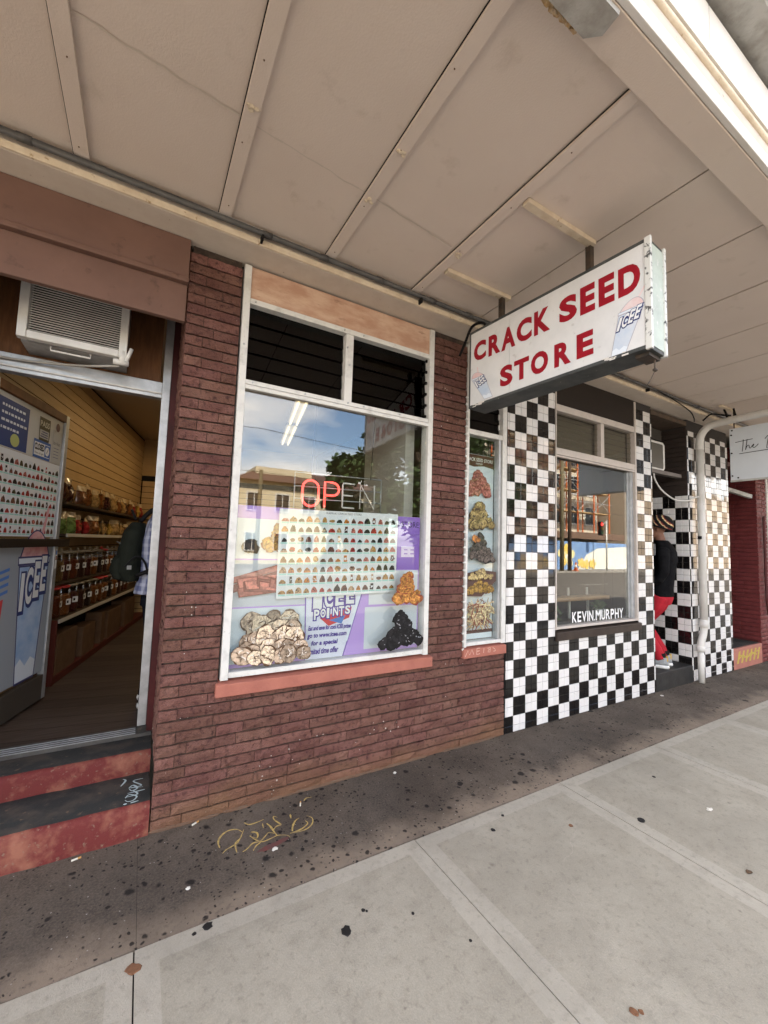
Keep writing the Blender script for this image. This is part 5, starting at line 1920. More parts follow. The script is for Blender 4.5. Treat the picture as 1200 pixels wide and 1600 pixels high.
# doorway: step, door wall, transom light, brick lining
MB().mesh([(5.426, -.002, 0), (6.319, -.002, 0), (6.319, -.002, .205), (6.319, .008, .213), (6.319, .47, .213), (5.426, .47, .213), (5.426, .008, .213), (5.426, -.002, .205), ],
          [(0, 1, 2, 7), (7, 2, 3, 6), (6, 3, 4, 5)]).build('doorstep', m_blackstep, salon)
dw = MB()
dw.box(5.424, 5.50, .47, .52, .21, 3.5)
dw.box(5.501, 6.313, .471, .52, 2.60, 2.62)
dw.box(6.26, 6.313, .472, .52, .21, 2.599)
dw.build('door_frame', m_black, salon)
MB().box(5.50, 6.26, .49, .496, .22, 2.60).build('door_pane', glass('smoky_glass', (.10, .10, .10), .05), salon)
MB().box(5.426, 6.298, .065, .14, 2.685, 2.735).build('transom_ledge', mat('grey_ledge', (.16, .14, .13), .6), salon, bevel=.004)
tl = MB()
tl.tube([(5.45, .11, 2.755), (5.90, .11, 2.755), (5.93, .11, 2.78), (5.93, .11, 3.085), (5.90, .11, 3.11), (5.45, .11, 3.11)], .015, 8)
tl = tl.build('transom_frame', m_white, salon, smooth=True)
MB().box(5.44, 5.915, .108, .114, 2.77, 3.095).build('transom_pane', mat('dull_transom', (.10, .092, .08), .3), tl)
m_darkbrick = mat('dark_painted_siding', (.030, .022, .019), .75, (.045, .032, .027), 8, bump=.3)
for k in range(14):
    z = 2.46 + .066 * k
    if z > 3.40:
        break
    MB().box(6.300, 6.3195, .003, .46, z, z + .056).build('siding_course', m_darkbrick, salon)
for k in range(12):
    z = 2.66 + .066 * k
    MB().box(5.98, 6.297, .462, .48, z, z + .056).build('siding_course', m_darkbrick, salon)
MB().box(5.424, 6.319, .002, .47, 3.40, 3.46).build('doorway_soffit', mat('rough_soffit', (.06, .045, .035), .8, (.12, .085, .06), 10, bump=.4), salon)
cb = MB()
cb.tube(smooth_path([(5.66, .10, 2.685), (5.67, .09, 2.60), (5.74, .05, 2.47), (5.95, .0, 2.36), (6.2, -.04, 2.36), (6.34, -.06, 2.41), (6.42, -.075, 2.43)], 8), .010, 8)
tag(cb.build('hanging_cable', mat('white_cable', (.60, .58, .55), .5), smooth=True, origin=(6.0, .0, 2.2)), 'white cable looping from the salon transom to the downpipe', 'cable')

# downpipe
dpz = thing('downpipe', 'white rainwater downpipe on the tiled pillar with elbow to the canopy', 'pipe', (6.47, -.075, 0))
m_pipe = mat('white_pipe_paint', (.66, .64, .61), .5, (.56, .54, .50), 6, col3=(.35, .32, .28), n3=30, n3lo=.68, n3hi=.76)
MB().tube([(6.47, -.078, .72), (6.49, -.078, 3.10)], .046, 12).build('shaft', m_pipe, dpz, smooth=True)
MB().tube([(6.46, -.078, .70), (6.47, -.078, .80)], .053, 12).build('collar', m_pipe, dpz, smooth=True)
MB().tube(smooth_path([(6.465, -.078, .71), (6.45, -.075, .62), (6.39, -.07, .50), (6.38, -.07, .42)], 4), .042, 12).build('offset_bend', m_pipe, dpz, smooth=True)
MB().tube([(6.38, -.07, .40), (6.38, -.07, .47)], .049, 12).build('collar', m_pipe, dpz, smooth=True)
MB().tube([(6.38, -.07, .42), (6.385, -.07, .005)], .036, 12).build('tail', m_pipe, dpz, smooth=True)
MB().tube(smooth_path([(6.49, -.078, 3.08), (6.49, -.085, 3.24), (6.49, -.16, 3.36), (6.5, -.30, 3.40), (6.52, -.8, 3.42), (6.54, -1.86, 3.46)], 6), .047, 12).build('upper_run', m_pipe, dpz, smooth=True)
s = MB()
s.tube([(6.50, -.36, 3.57), (6.50, -.40, 3.43)], .012, 6)
s.tube([(6.56, -.44, 3.57), (6.56, -.47, 3.40)], .012, 6)
s.tube(smooth_path([(6.3, -.2, 3.42), (6.36, -.27, 3.5), (6.5, -.33, 3.5), (6.54, -.42, 3.48)], 5), .010, 6)
s.build('strap', m_black, dpz)
MB().box(6.40, 6.425, -.10, -.06, 1.86, 1.90).build('bracket_bolt', m_black, dpz)

# white hanging panel sign
ps = thing('panel_sign', 'flat white hanging sign with thin black handwriting', 'sign', (6.62, -1.0, 2.63))
m_panel = mat('white_panel', (.62, .65, .68), .4, (.58, .61, .64), 5)
MB().box(6.603, 6.628, -1.72, -.37, 2.635, 3.315).build('panel', m_panel, ps, bevel=.002)
MB().box(6.598, 6.633, -1.72, -.368, 2.612, 2.634).build('lower_edge', m_gutter, ps)
s = MB()
for (y, z) in ((-.40, 3.29), (-.39, 3.23), (-.39, 2.99), (-.39, 2.69), (-.45, 2.66), (-.8, 2.655), (-1.2, 2.655), (-.8, 3.295), (-1.3, 3.295)):
    s.tube([(6.597, y, z), (6.603, y, z)], .010, 8)
s.build('rivet', m_black, ps)
pr = Print((6.6028, -.37, 2.635), (0, -1, 0), (0, 0, 1), (-1, 0, 0), .0003)
wr = [[(.06, .49), (.10, .495), (.16, .50), (.24, .505)], [(.145, .515), (.14, .44), (.13, .36)], [(.185, .51), (.175, .44), (.165, .375), (.18, .42), (.20, .43), (.205, .40), (.215, .39), (.235, .42), (.25, .435), (.245, .415), (.235, .41), (.25, .39), (.275, .405), (.295, .43)],
      [(.40, .52), (.385, .44), (.375, .37), (.385, .36)], [(.36, .48), (.40, .525), (.44, .53), (.445, .50), (.41, .455), (.45, .45), (.46, .41), (.42, .385), (.40, .40)], [(.10, .335), (.30, .34), (.60, .345), (.95, .35)]]
for w_ in wr:
    pr.stroke(smooth_path(w_, 5), .0075, m_ink)
pr.build('handwriting', ps)
for y in (-.42, -1.6):
    MB().tube([(6.615, y, 3.31), (6.615, y, 3.575)], .007, 6).build('hanger', m_steel, ps)

# ------------------------------------------------------------------ third shop, dark red brick
third = thing('red_brick_shop', 'dark red brick shop with recessed entry beyond the tiled pillar', 'shop', (9.5, 0, 0))
m_red2 = mat('painted_red_brick', (.15, .030, .030), .6, (.11, .022, .022), 10, bump=.4, bscale=60)
m_pinkstep = mat('salmon_step', (.42, .17, .13), .7, (.33, .13, .10), 8)
ms = MB()
for c in range(0, 52):
    z = .0662 * c + .003
    y = .004
    if z > .31:
        while y < .95:
            L = rnd.choice((.2, .26, .3))
            V, F = brick_geo(min(L, .96 - y) - .004, c * 31 + int(y * 100))
            ms.mesh([(8.535 + v[1], y + min(L, .96 - y) - v[0], z + v[2]) for v in V], F)
            y += L
    x = 8.537
    while x < 8.92:
        L = rnd.choice((.1, .2, .26))
        L = min(L, 8.925 - x)
        V, F = brick_geo(max(L, .03) - .004, c * 17 + int(x * 100))
        ms.mesh([(x + v[0], v[1] - .002, z + v[2]) for v in V], F)
        x += max(L, .03)
    if z < .72:
        x = 8.93
        while x < 10.8:
            L = rnd.choice((.2, .26, .3))
            V, F = brick_geo(L - .004, c * 13 + int(x * 100))
            ms.mesh([(x + v[0], v[1] - .002, z + v[2]) for v in V], F)
            x += L
ms.build('brick_courses', m_red2, third, kind='stuff')
MB().box(8.548, 8.92, .016, 1.0, 0, 3.49).build('pier_core', m_redside, third)
MB().box(8.921, 10.8, .017, .3, 0, .72).build('wall_core', m_redside, third)
MB().box(10.8, 15, 0, .3, 0, 3.49).build('far_wall', m_redside, third)
MB().box(7.532, 8.534, -.002, .95, 0, .30).build('doorstep', m_pinkstep, third, bevel=.006)
MB().box(7.54, 8.53, .03, .94, .3005, .304).build('step_top', m_step_dark, third)
pr = Print((7.62, -.0025, .05), (1, 0, 0), (0, 0, 1), (0, -1, 0), .0003)
m_haz = mat('hazard_yellow', (.55, .40, .07), .7, (.35, .26, .08), 30)
for k in range(6):
    u = .14 * k
    pr.poly([(u, .03), (u + .06, .03), (u + .14, .20), (u + .08, .20)], m_haz)
for w_ in ([(.05, .08), (.2, .14), (.35, .09), (.5, .15), (.7, .10)], [(.1, .15), (.3, .10), (.5, .12), (.75, .16)]):
    pr.stroke(smooth_path(w_, 5), .02, m_haz)
pr.build('hazard_stripes', third)
MB().box(7.53, 8.54, .94, 1.0, .3, 3.49).build('entry_wall', m_redside, third)
MB().box(7.75, 8.45, .90, .935, .31, 2.5).build('entry_door', m_black, third)
MB().box(7.532, 8.53, -.0, .93, 3.0, 3.06).build('entry_soffit', m_redside, third)
MB().bar((7.56, .3, 2.78), (8.5, .06, 2.62), .05, .06).build('slanting_rail', m_gutter, third)
MB().tube([(8.76, -.03, .72), (8.70, -.03, 1.0), (8.70, -.03, 2.3)], .018, 8).build('conduit', m_redside, third)
tw = window(third, 'window_frame', 8.93, 10.8, .74, 3.475, .05, .05, [(.745, .78), (2.5, 2.56)], [], m_frame)
MB().box(8.985, 10.745, .03, .036, .785, 2.495).build('pane', m_glass, tw)
MB().box(8.985, 10.745, .03, .036, 2.565, 3.47).build('upper_board', m_room_dark, tw)
pr = Print((8.985, .075, .785), (1, 0, 0), (0, 0, 1), (0, -1, 0), .0003)
pr.rect(0, 1.76, 0, 1.7, m_paper)
pr.rect(.02, 1.6, .95, 1.3, mat('turquoise_print', (.10, .50, .60), .5))
pr.rect(.02, 1.6, 1.3, 1.6, mat('lawn_print', (.25, .42, .12), .5))
pr.rect(.02, .9, .2, .8, mat('peach_print', (.7, .5, .35), .5))
pr.build('window_print', tw)
MB().box(7.53, 15, .06, 9.0, 3.63, 6.6).build('unseen_upper_wall', m_plaster, third)  # added above the view to cast shade
MB().box(7.53, 15, 1.01, 9.0, 0, 3.62).build('rear_block', m_room_dark, third)

# ------------------------------------------------------------------ people
def fused(mb, name, mats, parent, voxel=.010, it=4, fac=.5):
    """melt overlapping lofts into one continuous skin"""
    me0 = MB.build(mb, name, mats, data_only=True)
    ob = bpy.data.objects.new(name, me0)
    COL.objects.link(ob)
    r = ob.modifiers.new('r', 'REMESH')
    r.mode = 'VOXEL'
    r.voxel_size = voxel
    s_ = ob.modifiers.new('s', 'SMOOTH')
    s_.iterations = it
    s_.factor = fac
    dg = bpy.context.evaluated_depsgraph_get()
    me = bpy.data.meshes.new_from_object(ob.evaluated_get(dg))
    bpy.data.objects.remove(ob)
    me.materials.clear()
    for m_ in (mats if isinstance(mats, list) else [mats]):
        me.materials.append(m_)
    me.polygons.foreach_set('use_smooth', [True] * len(me.polygons))
    o0 = world_loc(parent)
    me.transform(Matrix.Translation(-o0))
    me.name = name
    out = bpy.data.objects.new(name, me)
    COL.objects.link(out)
    out.parent = parent
    return out


def loft(mb, rings, n=16, m=0):
    """rings: (centre, half-width vector, half-depth vector)"""
    base = len(mb.v)
    for (c, a, b) in rings:
        c, a, b = Vector(c), Vector(a), Vector(b)
        for k in range(n):
            t = 2 * math.pi * k / n
            mb.v.append(tuple(c + a * math.cos(t) + b * math.sin(t)))
    for i in range(len(rings) - 1):
        for k in range(n):
            k2 = (k + 1) % n
            mb.f.append((base + i * n + k, base + i * n + k2, base + (i + 1) * n + k2, base + (i + 1) * n + k)); mb.m.append(m)
    mb.f.append(tuple(base + k for k in reversed(range(n)))); mb.m.append(m)
    mb.f.append(tuple(base + (len(rings) - 1) * n + k for k in range(n))); mb.m.append(m)
    return mb


def hand(mb, wrist, d, side, upv, sc=1.0):
    """palm plus four unequal bent fingers and a thumb leaving the side of the palm"""
    w, d, sd, u = Vector(wrist), Vector(d).normalized(), Vector(side).normalized(), Vector(upv).normalized()
    loft(mb, [(w, sd * .030 * sc, u * .022 * sc), (w + d * .05 * sc, sd * .045 * sc, u * .018 * sc), (w + d * .10 * sc, sd * .046 * sc, u * .015 * sc)], 10)
    for k, L in enumerate((.070, .085, .080, .062)):
        b = w + d * .095 * sc + sd * (.034 - .0225 * k) * sc
        p1 = b + (d * .8 - u * .25).normalized() * L * .5 * sc
        p2 = p1 + (d * .45 - u * .8).normalized() * L * .5 * sc
        mb.tube([b, p1, p2], [.0105 * sc, .0098 * sc, .008 * sc], 8)
    b = w + d * .035 * sc + sd * .036 * sc
    mb.tube([b, b + (d * .6 + sd * .7 - u * .2).normalized() * .045 * sc, b + (d * .9 + sd * .45 - u * .5).normalized() * .080 * sc], [.014 * sc, .012 * sc, .009 * sc], 8)


def head(mb, c, f, sc=1.0):
    c, f = Vector(c), Vector(f).normalized()
    u = Vector((0, 0, 1))
    s_ = f.cross(u).normalized()
    rings = []
    for (z, hw, fr, bk) in ((-.125, .035, .055, .0), (-.11, .05, .085, .03), (-.07, .063, .10, .07), (-.02, .072, .105, .095), (.03, .077, .107, .108), (.08, .074, .10, .105), (.115, .055, .07, .08), (.135, .02, .03, .03)):
        rings.append((c + u * z * sc + f * (fr - bk) / 2 * sc, s_ * hw * sc, f * (fr + bk) / 2 * sc))
    loft(mb, rings, 18)
    loft(mb, [(c + f * .098 * sc + u * .025 * sc, s_ * .008 * sc, f * .008 * sc), (c + f * .112 * sc - u * .012 * sc, s_ * .013 * sc, f * .016 * sc), (c + f * .112 * sc - u * .028 * sc, s_ * .017 * sc, f * .014 * sc)], 10)   # nose
    loft(mb, [(c + f * .098 * sc - u * .052 * sc, s_ * .024 * sc, f * .012 * sc), (c + f * .10 * sc - u * .062 * sc, s_ * .026 * sc, f * .012 * sc), (c + f * .096 * sc - u * .072 * sc, s_ * .020 * sc, f * .010 * sc)], 10)   # lips
    loft(mb, [(c + f * .085 * sc - u * .115 * sc, s_ * .022 * sc, f * .020 * sc), (c + f * .088 * sc - u * .095 * sc, s_ * .026 * sc, f * .018 * sc)], 10)   # chin
    for q in (-1, 1):
        loft(mb, [(c + s_ * q * .078 * sc - u * .035 * sc - f * .012 * sc, f * .010 * sc, s_ * .006 * sc), (c + s_ * q * .084 * sc - f * .016 * sc, f * .018 * sc, s_ * .010 * sc), (c + s_ * q * .086 * sc + u * .028 * sc - f * .020 * sc, f * .016 * sc, s_ * .010 * sc)], 10)   # ears
        loft(mb, [(c + s_ * q * .032 * sc + f * .092 * sc + u * .028 * sc, s_ * .020 * sc, f * .010 * sc), (c + s_ * q * .032 * sc + f * .094 * sc + u * .038 * sc, s_ * .022 * sc, f * .011 * sc)], 8)   # brows


m_skin = mat('brown_skin', (.20, .095, .060), .5, (.17, .078, .05), 14)
m_eye = mat('eye_white', (.6, .58, .55), .3)


def shoe(parent, heel, f, sc, upper, sole):
    h_, f = Vector(heel), Vector(f).normalized()
    s_ = f.cross(Vector((0, 0, 1))).normalized()
    mb = MB()
    loft(mb, [(h_ + Vector((0, 0, .001)) + f * .135 * sc, s_ * .046 * sc, f * .150 * sc), (h_ + Vector((0, 0, .018 * sc)) + f * .135 * sc, s_ * .052 * sc, f * .157 * sc), (h_ + Vector((0, 0, .038 * sc)) + f * .13 * sc, s_ * .047 * sc, f * .148 * sc)], 20)
    mb.build('sole', sole, parent, smooth=True)
    mb = MB()
    loft(mb, [(h_ + Vector((0, 0, .036 * sc)) + f * .13 * sc, s_ * .044 * sc, f * .143 * sc), (h_ + Vector((0, 0, .07 * sc)) + f * .105 * sc, s_ * .042 * sc, f * .118 * sc), (h_ + Vector((0, 0, .10 * sc)) + f * .065 * sc, s_ * .038 * sc, f * .070 * sc), (h_ + Vector((0, 0, .125 * sc)) + f * .045 * sc, s_ * .036 * sc, f * .050 * sc)], 18)
    up_ = mb.build('shoe_upper', upper, parent, smooth=True)
    return up_


# man standing in the tiled doorway, in profile, facing left
man = thing('person', 'man in black long-sleeved top, red trousers and striped beanie standing in the tiled doorway', 'person', (5.9, .15, .214))
F1 = Vector((-1, 0, 0))
CY = .16
hc = (5.905, CY, 1.985)
b = MB()
head(b, hc, (-1, -.12, -.06), 1.08)
loft(b, [((5.975, CY, 1.74), (0, .075, 0), (.07, 0, 0)), ((5.945, CY, 1.83), (0, .060, 0), (.062, 0, 0)), ((5.92, CY, 1.92), (0, .058, 0), (.062, 0, 0))])
loft(b, [((5.94, CY, 1.08), (0, .12, 0), (.08, 0, 0)), ((5.96, CY, 1.3), (0, .14, 0), (.10, 0, 0)), ((6.0, CY, 1.58), (0, .15, 0), (.09, 0, 0)), ((6.0, CY, 1.70), (0, .14, 0), (.08, 0, 0)), ((5.975, CY, 1.79), (0, .08, 0), (.07, 0, 0))])
for q in (-1, 1):
    b.tube([(6.0, CY + q * .165, 1.68), (6.015, CY + q * .203, 1.42), (5.97, CY + q * .20, 1.33), (5.82, CY + q * .175, 1.275)], [.045, .038, .036, .030], 12)
    hand(b, (5.83, CY + q * .182, 1.272), (-1, -.2 * q, .1), (0, -q, .3), (0, q * .3, 1), 1.05)
    b.tube([(5.94, CY + q * .08, 1.12), (5.735, CY + q * .10, .74), (5.84, CY + q * .10, .52), (5.94, CY + q * .10, .33)], [.075, .05, .045, .04], 12)
    b.tube([(5.94, CY + q * .10, .34), (5.95, CY + q * .10, .27), (5.82, CY + q * .10, .255)], [.045, .042, .036], 10)
fused(b, 'body', m_skin, man, .0085, 3)
for q in (-1, 1):
    MB().blob((hc[0] - .092, CY + q * .034, hc[2] + .012), .016, .018, .012, 8, 6, 0).build('eye', m_eye, man, smooth=True)
b = MB()
loft(b, [((5.955, CY, 1.105), (0, .165, 0), (.128, 0, 0)), ((5.96, CY, 1.20), (0, .160, 0), (.120, 0, 0)), ((5.98, CY, 1.40), (0, .158, 0), (.118, 0, 0)), ((6.01, CY, 1.58), (0, .185, 0), (.122, 0, 0)), ((6.01, CY, 1.68), (0, .188, 0), (.112, 0, 0)),
         ((5.985, CY, 1.77), (0, .125, 0), (.090, 0, 0)), ((5.955, CY, 1.825), (0, .076, 0), (.076, 0, 0))], 22)
for q in (-1, 1):
    b.tube([(6.00, CY + q * .15, 1.70), (6.01, CY + q * .192, 1.62), (6.02, CY + q * .205, 1.42), (5.97, CY + q * .20, 1.33), (5.82, CY + q * .175, 1.275)], [.074, .070, .058, .056, .042], 14)
fused(b, 'long_sleeved_top', mat('black_jersey', (.006, .006, .007), .9, (.011, .011, .012), 12, bump=.4, bscale=30, spec=.05), man, .010, 3)
b = MB()
loft(b, [((5.95, CY, 1.20), (0, .150, 0), (.125, 0, 0)), ((5.945, CY, 1.08), (0, .158, 0), (.130, 0, 0)), ((5.93, CY, 1.00), (0, .150, 0), (.12, 0, 0))], 18)
for q in (-1, 1):
    b.tube([(5.94, CY + q * .075, 1.10), (5.90, CY + q * .085, .98), (5.735, CY + q * .10, .74), (5.79, CY + q * .10, .60), (5.90, CY + q * .10, .42), (5.945, CY + q * .10, .315)], [.108, .098, .076, .074, .070, .060], 14)
fused(b, 'trousers', mat('red_sweatpants', (.42, .018, .030), .85, (.34, .014, .024), 16, bump=.5, bscale=25), man, .010, 3)
m_sole = mat('white_sole', (.72, .72, .70), .5)
m_knit = mat('grey_knit_shoe', (.36, .37, .38), .7, (.28, .29, .30), 60)
for q in (-1, 1):
    up_ = shoe(man, (6.015, CY + q * .10, .214), (-1, .03 * q, 0), 1.08, m_knit, m_sole)
    MB().tube([(5.95, CY + q * .10, .33), (5.955, CY + q * .10, .40)], [.050, .046], 12).build('black_sock', m_black, man)
    MB().obox((6.012, CY + q * .10, .335), (.010, 0, 0), (0, .016, 0), (0, 0, .032)).build('heel_tab', mat('yellow_tab', (.55, .36, .08), .7), up_)
# striped slouch beanie
hb = MB()
n, rows = 64, 30
fdir = Vector((-1, -.12, 0)).normalized()
sdir = fdir.cross(Vector((0, 0, 1)))
cc = Vector(hc) + Vector((.030, 0, .035))
for j in range(rows + 1):
    ph = math.pi * .5 * j / rows
    for i in range(n):
        t = 2 * math.pi * i / n
        r_ = math.cos(ph) ** .75
        slump = .045 * math.sin(ph * 1.6)
        p = cc + fdir * (.142 * r_ * math.cos(t) - slump) + sdir * (.112 * r_ * math.sin(t)) + Vector((0, 0, .165 * math.sin(ph) - .015 + .05 * math.cos(t) * (1 - j / rows) - .01))
        hb.v.append(tuple(p))
for j in range(rows):
    for i in range(n):
        i2 = (i + 1) % n
        hb.f.append((j * n + i, j * n + i2, (j + 1) * n + i2, (j + 1) * n + i))
        c = sum((Vector(hb.v[k]) for k in hb.f[-1]), Vector()) / 4
        w = ((c - cc).z * .75 + (c - cc).x * .95 + .012 * math.sin((c - cc).dot(sdir) * 40)) / .062
        fr = w % 1
        hb.m.append(1 if fr < .16 else (2 if fr < .34 else 0))
beanie = hb.build('beanie', [mat('black_knit', (.012, .010, .010), .95, bump=.6, bscale=120), mat('cream_knit', (.62, .48, .25), .95), mat('maroon_knit', (.20, .03, .025), .95)], man, smooth=True)
MB().tube([tuple(Vector(hb.v[i]) + Vector((0, 0, .004))) for i in range(n)], .011, 8, closed=True).build('beanie_rim', MATS['black_knit'], man, smooth=True)
man.location = (5.855, .185, .214)
man.rotation_euler = (0, 0, math.radians(-75))

# shopper just inside the door, back to the doorway side, wearing a rucksack
shopper = thing('person', 'shopper in plaid shirt and dark trousers wearing a rucksack just inside the shop door', 'person', (.20, 1.2, .317))
SY = 1.20
b = MB()
hc2 = (.20, SY, 2.06)
head(b, hc2, (1, .2, -.1), 1.08)
loft(b, [((.15, SY, 1.80), (0, .075, 0), (.07, 0, 0)), ((.17, SY, 1.9), (0, .06, 0), (.062, 0, 0)), ((.185, SY, 1.99), (0, .058, 0), (.06, 0, 0))])
loft(b, [((.15, SY, 1.16), (0, .15, 0), (.11, 0, 0)), ((.15, SY, 1.4), (0, .14, 0), (.10, 0, 0)), ((.14, SY, 1.66), (0, .18, 0), (.11, 0, 0)), ((.15, SY, 1.82), (0, .15, 0), (.09, 0, 0))])
for q in (-1, 1):
    b.tube([(.15, SY + q * .19, 1.76), (.16, SY + q * .23, 1.46), (.38, SY + q * .20, 1.36)], [.055, .046, .032], 12)
    hand(b, (.37, SY + q * .20, 1.362), (1, .1 * q, .05), (0, -q, .2), (0, 0, 1), 1.05)
    b.tube([(.15, SY + q * .085, 1.22), (.17, SY + q * .095, .80), (.15, SY + q * .10, .42)], [.10, .068, .046], 12)
    b.tube([(.15, SY + q * .10, .44), (.15, SY + q * .10, .37), (.28, SY + q * .10, .35)], [.045, .044, .034], 10)
fused(b, 'body', mat('tan_skin', (.36, .20, .13), .5), shopper, .0085, 3)
for q in (-1, 1):
    MB().blob((hc2[0] + .095, SY + q * .034 + .02, hc2[2] + .012), .015, .017, .011, 8, 6, 0).build('eye', m_eye, shopper, smooth=True)
plaid = bpy.data.materials.new('blue_plaid')
plaid.use_nodes = True
pn, pl = plaid.node_tree.nodes, plaid.node_tree.links
g_ = pn.new('ShaderNodeNewGeometry')
prev = None
for ax, sc_, colr in (('Z', 16, (.55, .58, .68)), ('X', 14, (.55, .58, .68)), ('Y', 14, (.06, .07, .16))):
    wv = pn.new('ShaderNodeTexWave')
    wv.bands_direction = ax
    wv.inputs['Scale'].default_value = sc_ * .35
    wv.inputs['Distortion'].default_value = .4
    pl.new(g_.outputs['Position'], wv.inputs['Vector'])
    rp = pn.new('ShaderNodeMapRange')
    rp.inputs['From Min'].default_value = .55
    rp.inputs['From Max'].default_value = .8
    rp.inputs['To Max'].default_value = .55
    pl.new(wv.outputs['Fac'], rp.inputs['Value'])
    mx = pn.new('ShaderNodeMixRGB')
    mx.inputs['Color2'].default_value = (*colr, 1)
    if prev is None:
        mx.inputs['Color1'].default_value = (.16, .18, .32, 1)
    else:
        pl.new(prev, mx.inputs['Color1'])
    pl.new(rp.outputs['Result'], mx.inputs['Fac'])
    prev = mx.outputs['Color']
pl.new(prev, pn['Principled BSDF'].inputs['Base Color'])
pn['Principled BSDF'].inputs['Roughness'].default_value = .85
b = MB()
loft(b, [((.13, SY, 1.20), (0, .195, 0), (.165, 0, 0)), ((.14, SY, 1.35), (0, .18, 0), (.145, 0, 0)), ((.14, SY, 1.62), (0, .21, 0), (.145, 0, 0)), ((.15, SY, 1.78), (0, .19, 0), (.12, 0, 0)), ((.16, SY, 1.87), (0, .09, 0), (.085, 0, 0))], 22)
for q in (-1, 1):
    b.tube([(.15, SY + q * .16, 1.76), (.16, SY + q * .235, 1.66), (.165, SY + q * .25, 1.46)], [.085, .082, .075], 14)
fused(b, 'plaid_shirt', plaid, shopper, .010, 3)
b = MB()
loft(b, [((.15, SY, 1.30), (0, .15, 0), (.125, 0, 0)), ((.15, SY, 1.10), (0, .16, 0), (.13, 0, 0))], 18)
for q in (-1, 1):
    b.tube([(.15, SY + q * .08, 1.18), (.17, SY + q * .095, .80), (.15, SY + q * .10, .40)], [.125, .092, .075], 14)
fused(b, 'trousers', mat('dark_jeans', (.010, .011, .017), .85, spec=.05), shopper, .011, 3)
for q in (-1, 1):
    shoe(shopper, (.07, SY + q * .10, .317), (1, 0, 0), 1.05, m_black, m_sole)
hr = MB()
hr.blob((hc2[0] - .02, SY, hc2[2] + .055), .115, .092, .10, 14, 9, .03)
hr.build('hair', mat('dark_hair', (.015, .011, .009), .7), shopper, smooth=True)
ruck = thing('rucksack', 'dark olive rucksack on the back of the shopper inside the door', 'rucksack', (-.10, SY - .02, 1.27))
m_olv = mat('olive_canvas', (.014, .016, .012), .85, (.021, .024, .018), 14, bump=.4, bscale=90, spec=.08)
b = MB()
loft(b, [((-.06, SY, 1.30), (0, .13, 0), (.07, 0, 0)), ((-.075, SY, 1.37), (0, .16, 0), (.095, 0, 0)), ((-.07, SY, 1.55), (0, .155, 0), (.092, 0, 0)), ((-.05, SY, 1.70), (0, .135, 0), (.08, 0, 0)), ((-.03, SY, 1.77), (0, .09, 0), (.05, 0, 0))], 20)
fused(b, 'main_bag', m_olv, ruck, .010, 3)
b = MB()
loft(b, [((-.135, SY - .01, 1.315), (0, .105, 0), (.04, 0, 0)), ((-.155, SY - .01, 1.39), (0, .12, 0), (.055, 0, 0)), ((-.145, SY - .01, 1.48), (0, .108, 0), (.045, 0, 0)), ((-.13, SY - .01, 1.51), (0, .08, 0), (.03, 0, 0))], 18)
fused(b, 'front_pocket', m_olv, ruck, .010, 3)
MB().tube(smooth_path([(-.145, SY - .09, 1.60), (-.168, SY, 1.61), (-.145, SY + .09, 1.60)], 5), .006, 6).build('zip', mat('grey_zip', (.10, .10, .09), .5), ruck)
MB().tube(smooth_path([(-.10, SY - .15, 1.42), (-.03, SY - .165, 1.50), (.03, SY - .16, 1.46), (.06, SY - .15, 1.36)], 4), .008, 6).build('side_strap', m_black, ruck)
MB().box(-.085, -.055, SY - .172, SY - .160, 1.40, 1.43).build('buckle', mat('grey_buckle', (.25, .25, .24), .4), ruck)
MB().tube(smooth_path([(-.05, SY - .05, 1.79), (-.08, SY - .02, 1.86), (-.08, SY + .02, 1.86), (-.05, SY + .05, 1.79)], 5), .010, 8).build('grab_handle', m_black, ruck, smooth=True)
for q in (-1, 1):
    MB().tube(smooth_path([(-.02, SY + q * .09, 1.78), (.08, SY + q * .13, 1.885), (.22, SY + q * .15, 1.86), (.29, SY + q * .16, 1.70), (.20, SY + q * .20, 1.48), (-.02, SY + q * .17, 1.35)], 5), .016, 8).build('shoulder_strap', m_black, ruck, smooth=True)

# ------------------------------------------------------------------ across the street (seen mirrored in the glass and tiles)
o = MB().box(-90, 120, -22.0, -18.6, -.16, 0).build('far_sidewalk', m_kerb)
o['kind'] = 'structure'
m_cream_b = mat('cream_stucco', (.62, .54, .38), .85, (.56, .48, .33), 1.2)
m_roof = mat('brown_roof', (.14, .075, .055), .8, (.10, .055, .042), 1.5)
m_pane = mat('dark_window_glass', (.03, .035, .04), .1)


